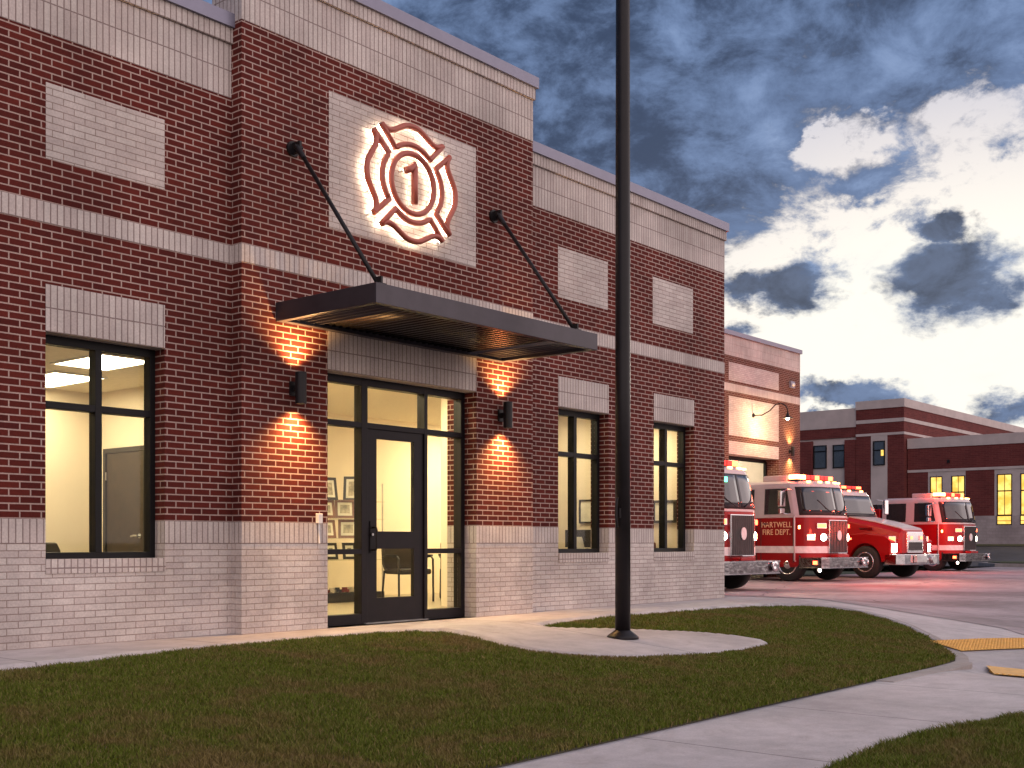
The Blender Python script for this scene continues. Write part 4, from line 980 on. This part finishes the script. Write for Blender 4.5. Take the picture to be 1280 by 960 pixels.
def rescue(label, loc, rz):
    T = thing('rescue_truck', label, 'fire truck', loc, rz)
    # bonnet: loft along y of cross-sections
    def sec(y, hw, zt_, zb, fl):
        return [(-hw-fl, y, zb),(hw+fl, y, zb),(hw+fl, y, zb+.45),(hw, y, zt_-.12),(hw*.8, y, zt_),(-hw*.8, y, zt_),(-hw, y, zt_-.12),(-hw-fl, y, zb+.45)]
    b = MB(); b.loft([sec(.0,.62,1.52,.80,.06), sec(.08,.66,1.58,.80,.10), sec(1.0,.78,1.80,.80,.14), sec(1.95,.92,1.98,.80,.10)]); b.build('bonnet', M['truckred'], T, bevel=.03, smooth=False)
    b = MB(); b.loft([[(x*.7*w, y, z) for x in (-1,1)] + [(x*.7*w, y, z+.03) for x in (1,-1)] for y, z, w in ((.03,1.535,.75),(.12,1.59,.8),(1.0,1.806,.92),(1.93,1.985,1.05))]); b.build('bonnet_stripe', M['truckwhite'], T)
    for s in (-1, 1):
        # front fender with a round arch
        cy, r0 = 1.02, .60; arc_ = [(cy+r0*math.cos(a), .52+r0*math.sin(a)) for a in np.linspace(0, PI, 15)]
        poly = [(.10,.62),(.08,1.20),(.30,1.36),(1.0,1.44),(1.95,1.40),(1.95,.52)] + arc_
        q = MB(); q.prism_x(poly, min(s*.62,s*1.20), max(s*.62,s*1.20)); q.build('fender', M['truckred'], T, bevel=.02)
        q = MB(); q.box(min(s*.80,s*.875), max(s*.80,s*.875), .95, 1.7, 1.56, 1.63); q.build('side_trim', M['chrome'], T)
        light(T, 'headlight', (s*1.0,.085,.98), .10, .13, M['head'], (s*.25,-1,0))
        light(T, 'warning_light', (s*1.02,.14,1.26), .10, .07, M['redlamp'], (s*.6,-1,0))
        light(T, 'warning_light', (s*.28,-.075,1.30), .06, .05, M['redlamp'], (0,-1,0))
        light(T, 'side_marker', (s*1.205,1.55,1.27), .05, .03, M['redlamp'], (s,0,0), .01)
        wheel(T, s*1.04, 1.02); wheel(T, s*1.02, 5.6)
        # cab sides
        q = MB(); P = [(2.15,2.05),(3.0,2.05),(3.0,2.68),(2.38,2.68)]
        vs = [(s*(1.148-.05*(z-2)/.8), y, z) for y, z in P] + [(s*1.09, y, z) for y, z in P]
        q.add(vs, [(0,1,2,3),(7,6,5,4)] + [(i,(i+1)%4,4+(i+1)%4,4+i) for i in range(4)]); q.build('side_window', M['tglass'], T)
        q = MB(); q.box(min(s*1.1,s*1.154),max(s*1.1,s*1.154),2.05,2.07,.7,1.95); q.box(min(s*1.1,s*1.154),max(s*1.1,s*1.154),3.1,3.12,.7,2.7); q.build('door_seam', M['interior_dark'], T)
        q = MB(); q.box(s*1.42-.11,s*1.42+.11,1.9,2.0,2.1,2.6); mi = q.build('mirror', M['chrome'], T, bevel=.03); q = MB(); q.tube([(s*1.12,2.1,2.6),(s*1.42,1.96,2.55)],.014,6); q.build('mirror_arm', M['chrome'], mi)
    def cs(z, yf, hw): return [(-hw,yf+.12,z),(-hw*.8,yf+.02,z),(0,yf-.02,z),(hw*.8,yf+.02,z),(hw,yf+.12,z),(hw,3.6,z),(-hw,3.6,z)]
    b = MB(); b.loft([cs(.62,1.96,1.15),cs(1.9,1.96,1.15)]); b.build('cab_lower', M['truckred'], T, bevel=.01)
    b = MB(); b.loft([cs(1.902,1.96,1.15),cs(2.0,1.98,1.15),cs(2.74,2.26,1.09),cs(2.85,2.36,1.05),cs(2.92,2.55,.92)]); b.build('cab', M['truckwhite'], T, bevel=.015)
    def wf(u, v, t): 
        f_ = (v-2.0)/.74; x = u*(1.15-.06*f_)/1.15
        yy = float(np.interp(abs(u), [0,.92,1.15], [-.02,.02,.12])) + 1.98+.28*f_
        return Vector((x, yy-.012-t*.9, v+.004+t*.3))
    W = shell(MB(), wf, np.linspace(-1.02,1.02,17), np.linspace(1.99,2.72,5), .02).build('windscreen', M['interior_dark'], T, smooth=True)
    shell(MB(), lambda u, v, t: wf(u, v, t+.006), np.linspace(-.97,.97,17), np.linspace(2.03,2.68,5), .004).build('pane', M['tglass'], W, smooth=True)
    b = MB(); b.box(-.46,.46,-.06,.08,.82,1.50); G = b.build('grille', M['chrome'], T, bevel=.03)
    b = MB(); b.box(-.38,.38,-.066,-.055,.90,1.16); b.build('mesh', M['interior_dark'], G)
    b = MB()
    for k in range(6): b.box(-.38,.38,-.074,-.067,.915+.042*k,.932+.042*k)
    b.build('slat', M['slat'], G)
    poly = [(-1.2,.3),(-1.2,-.12),(-1.0,-.30),(1.0,-.30),(1.2,-.12),(1.2,.3)]
    b = MB(); b.prism(poly,.44,.78); BU = b.build('bumper', M['chrome'], T, bevel=.02)
    b = MB(); b.cyl((.62,-.30,.6),(.62,-.38,.6),.10,.13,18); b.cyl((-.2,-.302,.6),(.25,-.302,.6),.07,n=10); b.build('siren', M['steel'], BU)
    b = MB(); b.box(-.5,.1,-.62+.2,-.31,.5,.74); b.build('winch', M['steel'], BU, bevel=.02)
    b = MB(); b.box(-.85,.85,2.5,2.8,2.925,2.97); LB = b.build('light_bar', M['interior_dark'], T)
    for k in range(6):
        x0 = -.84+.282*k; b = MB(); b.box(x0,x0+.26,2.52,2.78,2.971,3.06); b.build('lens', M['redlamp'] if k in (0,2,5) else M['redlens'], LB, bevel=.02)
    for x in (-.7,0,.7):
        b = MB(); b.box(x-.05,x+.05,2.4,2.46,2.87,2.915); b.build('marker_light', M['amber'], T)
    b = MB(); b.box(-1.2,1.2,3.7,7.8,.6,2.75); BD = b.build('body', M['truckred'], T, bevel=.02)
    for s in (-1,1):
        for y0 in (3.85,5.1,6.4):
            q = MB(); q.box(min(s*1.18,s*1.212),max(s*1.18,s*1.212),y0,y0+1.1,1.2,2.5); q.build('roller_door', M['tread'], BD)
    b = MB(); b.box(-.6,.6,.2,7.6,.45,.7); b.build('chassis', M['interior_dark'], T)
    return T
rescue('red rescue truck with long sloping bonnet and big chrome bumper', (36.95, 14.02, zt(36.9,14.1)), -math.radians(11))
# red points near the light bars, others added to redden the trucks; headlamps
def tl(x, y, z, e, r=.12): lamp('POINT', 'beacon_fill', (x, y, z), e, (1.0,.07,.035), None, None, shadow_soft_size=r)
tl(24.5, 12.2, 2.0, 30); tl(32.0, 14.2, 3.4, 6); tl(33.4, 14.2, 2.9, 4); tl(30.0, 12.4, 1.2, 110); tl(32.4, 11.8, 1.3, 26)
tl(36.3, 15.6, 3.0, 12); tl(34.9, 12.8, 1.3, 75); tl(47.0, 17.0, 3.1, 30); tl(45.3, 16.0, 1.7, 150)
def hl(x, y, z, e, yaw=0): lamp('SPOT', 'headlamp_beam', (x, y, z), e, (1,.86,.6), (math.radians(72), 0, PI+math.radians(yaw)), None, spot_size=math.radians(70), spot_blend=.6, shadow_soft_size=.06)
hl(24.0, 13.3, 1.0, 90); hl(32.0, 14.6, 1.0, 90); hl(33.4, 14.6, 1.0, 90); hl(35.6, 13.9, .7, 70)

# ------------------------------------------------------------------ world
W = bpy.data.worlds.new('World'); S.world = W; W.use_nodes = True
W.node_tree.nodes.clear(); t = NT(W.node_tree)
out = t.node('ShaderNodeOutputWorld'); bg = t.node('ShaderNodeBackground'); t.l.new(bg.outputs[0], out.inputs[0])
SUN_AZ, SUN_EL = 20.0, 2.5                       # degrees from +X toward +Y; elevation
sky = t.node('ShaderNodeTexSky', sky_type='NISHITA'); sky.sun_disc = False
sky.sun_elevation = math.radians(SUN_EL); sky.sun_rotation = math.radians(90 - SUN_AZ)
d = t.node('ShaderNodeTexCoord').outputs['Generated']
nrm = t.node('ShaderNodeVectorMath', operation='NORMALIZE'); t.l.new(d, nrm.inputs[0]); d = nrm.outputs[0]
s = t.node('ShaderNodeSeparateXYZ'); t.l.new(d, s.inputs[0])
el = t.m('MULTIPLY', t.m('ARCSINE', s.outputs[2]), 180/PI)
az = t.m('MULTIPLY', t.m('ARCTAN2', s.outputs[1], s.outputs[0]), 180/PI)
mp = t.node('ShaderNodeMapping'); mp.inputs['Scale'].default_value = (1,1,1.7); t.l.new(d, mp.inputs[0]); dv = mp.outputs[0]
n1 = t.noise(dv, 7.0, 10, .60, .25); n2 = t.noise(dv, 15.0, 9, .66, .3); n3 = t.noise(dv, 3.0, 5, .55); n4 = t.noise(dv, 9.0, 10, .62, .2)
az0, el0 = az, el
wn = t.node('ShaderNodeTexNoise'); wn.inputs['Scale'].default_value = 13; wn.inputs['Detail'].default_value = 9; wn.inputs['Roughness'].default_value = .62; t.l.new(dv, wn.inputs['Vector'])
wc = t.node('ShaderNodeSeparateColor'); t.l.new(wn.outputs[1], wc.inputs[0])
azw = t.m('ADD', az0, t.m('MULTIPLY', t.m('SUBTRACT', wc.outputs[0], .5), 7.0)); elw = t.m('ADD', el0, t.m('MULTIPLY', t.m('SUBTRACT', wc.outputs[1], .5), 5.0))
sq = lambda v: t.m('MULTIPLY', v, v)
def gauss(ca, sa, ce, se):
    a = t.m('DIVIDE', t.m('SUBTRACT', az, ca), sa); e = t.m('DIVIDE', t.m('SUBTRACT', el, ce), se)
    return t.m('EXPONENT', t.m('MULTIPLY', t.m('ADD', sq(a), sq(e)), -1.0))
def blob(ca, sa, ce, se, k=1.3, base=1.0):
    a = t.m('DIVIDE', t.m('SUBTRACT', az, ca), sa); e = t.m('DIVIDE', t.m('SUBTRACT', el, ce), se)
    r = t.m('SQRT', t.m('ADD', sq(a), sq(e)))
    return t.m('ADD', t.m('SUBTRACT', base, r), t.m('MULTIPLY', t.m('SUBTRACT', n4, .5), k*2))
# clear part of the evening sky: Nishita plus the after-glow behind thin cloud
glow = t.m('MAXIMUM', gauss(17, 21, 9, 9.5), t.m('MULTIPLY', gauss(10, 40, 4, 12), .85))
skyc = t.mix(1.0, sky.outputs[0], (.06,.06,.06), 'MULTIPLY')
base_ = t.mix(1.0, skyc, (.105,.155,.29), 'ADD')
west = t.mix(t.m('MINIMUM', t.m('MULTIPLY', glow, 1.25), 1.0), base_, (.69,.665,.60))
west = t.mix(t.m('MULTIPLY', t.smooth(t.m('ADD', t.m('MULTIPLY', n2, .5), t.m('MULTIPLY', n3, .5)), .48, .68), .38), west, (.40,.45,.50))
# anti-twilight side
back = t.smooth(s.outputs[1], .15, -.35)
anti = t.mix(t.smooth(s.outputs[2], 0, .9), (1.26,1.02,.97), (.74,.67,.76))
anti = t.mix(t.m('MULTIPLY', t.smooth(n1, .4, .65), .35), anti, (.62,.54,.58))
az, el = azw, elw
# cloud masks
up = t.m('ADD', t.m('DIVIDE', t.m('SUBTRACT', el, t.m('SUBTRACT', 15.6, t.m('MULTIPLY', t.m('MAXIMUM', t.m('SUBTRACT', az, 26.5), 0.0), .95))), 5.0), t.m('ADD', t.m('MULTIPLY', t.m('SUBTRACT', n1, .5), 4.6), t.m('MULTIPLY', t.m('SUBTRACT', n2, .5), 5.5)))
up = t.m('SUBTRACT', up, t.m('MULTIPLY', gauss(24.2, 3.2, 18.8, 1.8), t.m('MULTIPLY', t.smooth(t.m('ADD', t.m('MULTIPLY', n4, .6), t.m('MULTIPLY', n2, .4)), .47, .56), 2.2)))
up = t.m('SUBTRACT', up, t.m('MULTIPLY', gauss(16.6, 2.6, 19.3, 1.5), 1.0))
up = t.m('SUBTRACT', up, t.m('MULTIPLY', gauss(34.8, 1.4, 22.0, .8), 1.6))
for g_, k_ in (((27.8,3.4,17.6,2.0),1.0),((22.6,2.0,16.6,.8),.9),((20.8,3.0,20.8,1.9),.9),((31.5,4,13.5,3.2),1.0),((35,5,17,4),.6)):
    up = t.m('ADD', up, t.m('MULTIPLY', gauss(*g_), k_))
m_up = t.smooth(up, -.1, 1.0)
bl = [blob(25.8,2.3,11.8,1.75,1.2,1.1), blob(28.3,1.7,12.3,1.25,1.2,1.1), blob(19.4,3.1,11.4,2.0,1.2,1.15), blob(20.6,2.0,14.6,1.3,1.6,.95), blob(29.0,2.0,9.9,1.2,1.5,.9),
      blob(23.6,3.4,7.1,1.0,1.5,.95), blob(28.2,1.8,7.7,.8,1.5,.8), blob(15.6,2.8,6.0,1.5,1.4,1.0), blob(26.5,5,5.4,.8,1.3,.8)]
m_bl = None
for x in bl:
    q = t.smooth(x, .0, .55); m_bl = q if m_bl is None else t.m('MAXIMUM', m_bl, q)
cn = t.m('ADD', t.m('MULTIPLY', n1, .45), t.m('MULTIPLY', n2, .55))
dark = t.mix(t.smooth(cn, .40, .54), (.026,.042,.082), (.085,.130,.235))
dark = t.mix(t.smooth(cn, .53, .68), dark, (.19,.26,.41))
wisp = t.mix(t.smooth(n3, .35, .65), (.11,.15,.26), (.16,.20,.32))
dn = None
for x in bl[:5]:
    q = t.smooth(x, .2, .8); dn = q if dn is None else t.m('MAXIMUM', dn, q)
dark2 = t.mix(t.m('MULTIPLY', dn, .85), dark, t.mix(t.smooth(n2, .35, .65), (.022,.034,.064), (.058,.08,.135)))
dark = t.mix(t.m('MULTIPLY', t.smooth(up, .7, 2.2), .55), dark, t.mix(t.smooth(cn, .42, .60), (.022,.037,.076), (.125,.185,.32)))
skyw = t.mix(t.m('MULTIPLY', m_up, .96), west, dark)
skyw = t.mix(t.m('MULTIPLY', m_bl, .95), skyw, dark2)
fin = t.mix(back, skyw, anti)
t.l.new(t.mix(1.0, fin, (10,10,10), 'MULTIPLY'), bg.inputs[0]); bg.inputs[1].default_value = .1

sun = lamp('SUN', 'sun', (30, 10, 20), .5, (1,.86,.72), None, None, angle=math.radians(12))
sd = Vector((math.cos(math.radians(SUN_EL+3))*math.cos(math.radians(SUN_AZ)), math.cos(math.radians(SUN_EL+3))*math.sin(math.radians(SUN_AZ)), math.sin(math.radians(SUN_EL+3))))
sun.rotation_euler = sd.to_track_quat('Z', 'Y').to_euler()

# ------------------------------------------------------------------ camera
cam = bpy.data.cameras.new('camera'); co = bpy.data.objects.new('camera', cam); COL.objects.link(co)
co.location = (0,0,.87); co.rotation_euler = (PI/2, 0, math.radians(39.85-90))
cam.sensor_width = 36; cam.lens = 36*1453/1280; cam.shift_y = (678-480)/1280; cam.clip_end = 6000; cam.clip_start = .05
S.camera = co
S.render.engine = 'CYCLES'
S.cycles.use_denoising = True
S.cycles.sample_clamp_indirect = 4; S.cycles.max_bounces = 8; S.cycles.transparent_max_bounces = 12
S.view_settings.view_transform = 'Standard'; S.view_settings.look = 'None'; S.view_settings.exposure = .65; S.view_settings.gamma = 1
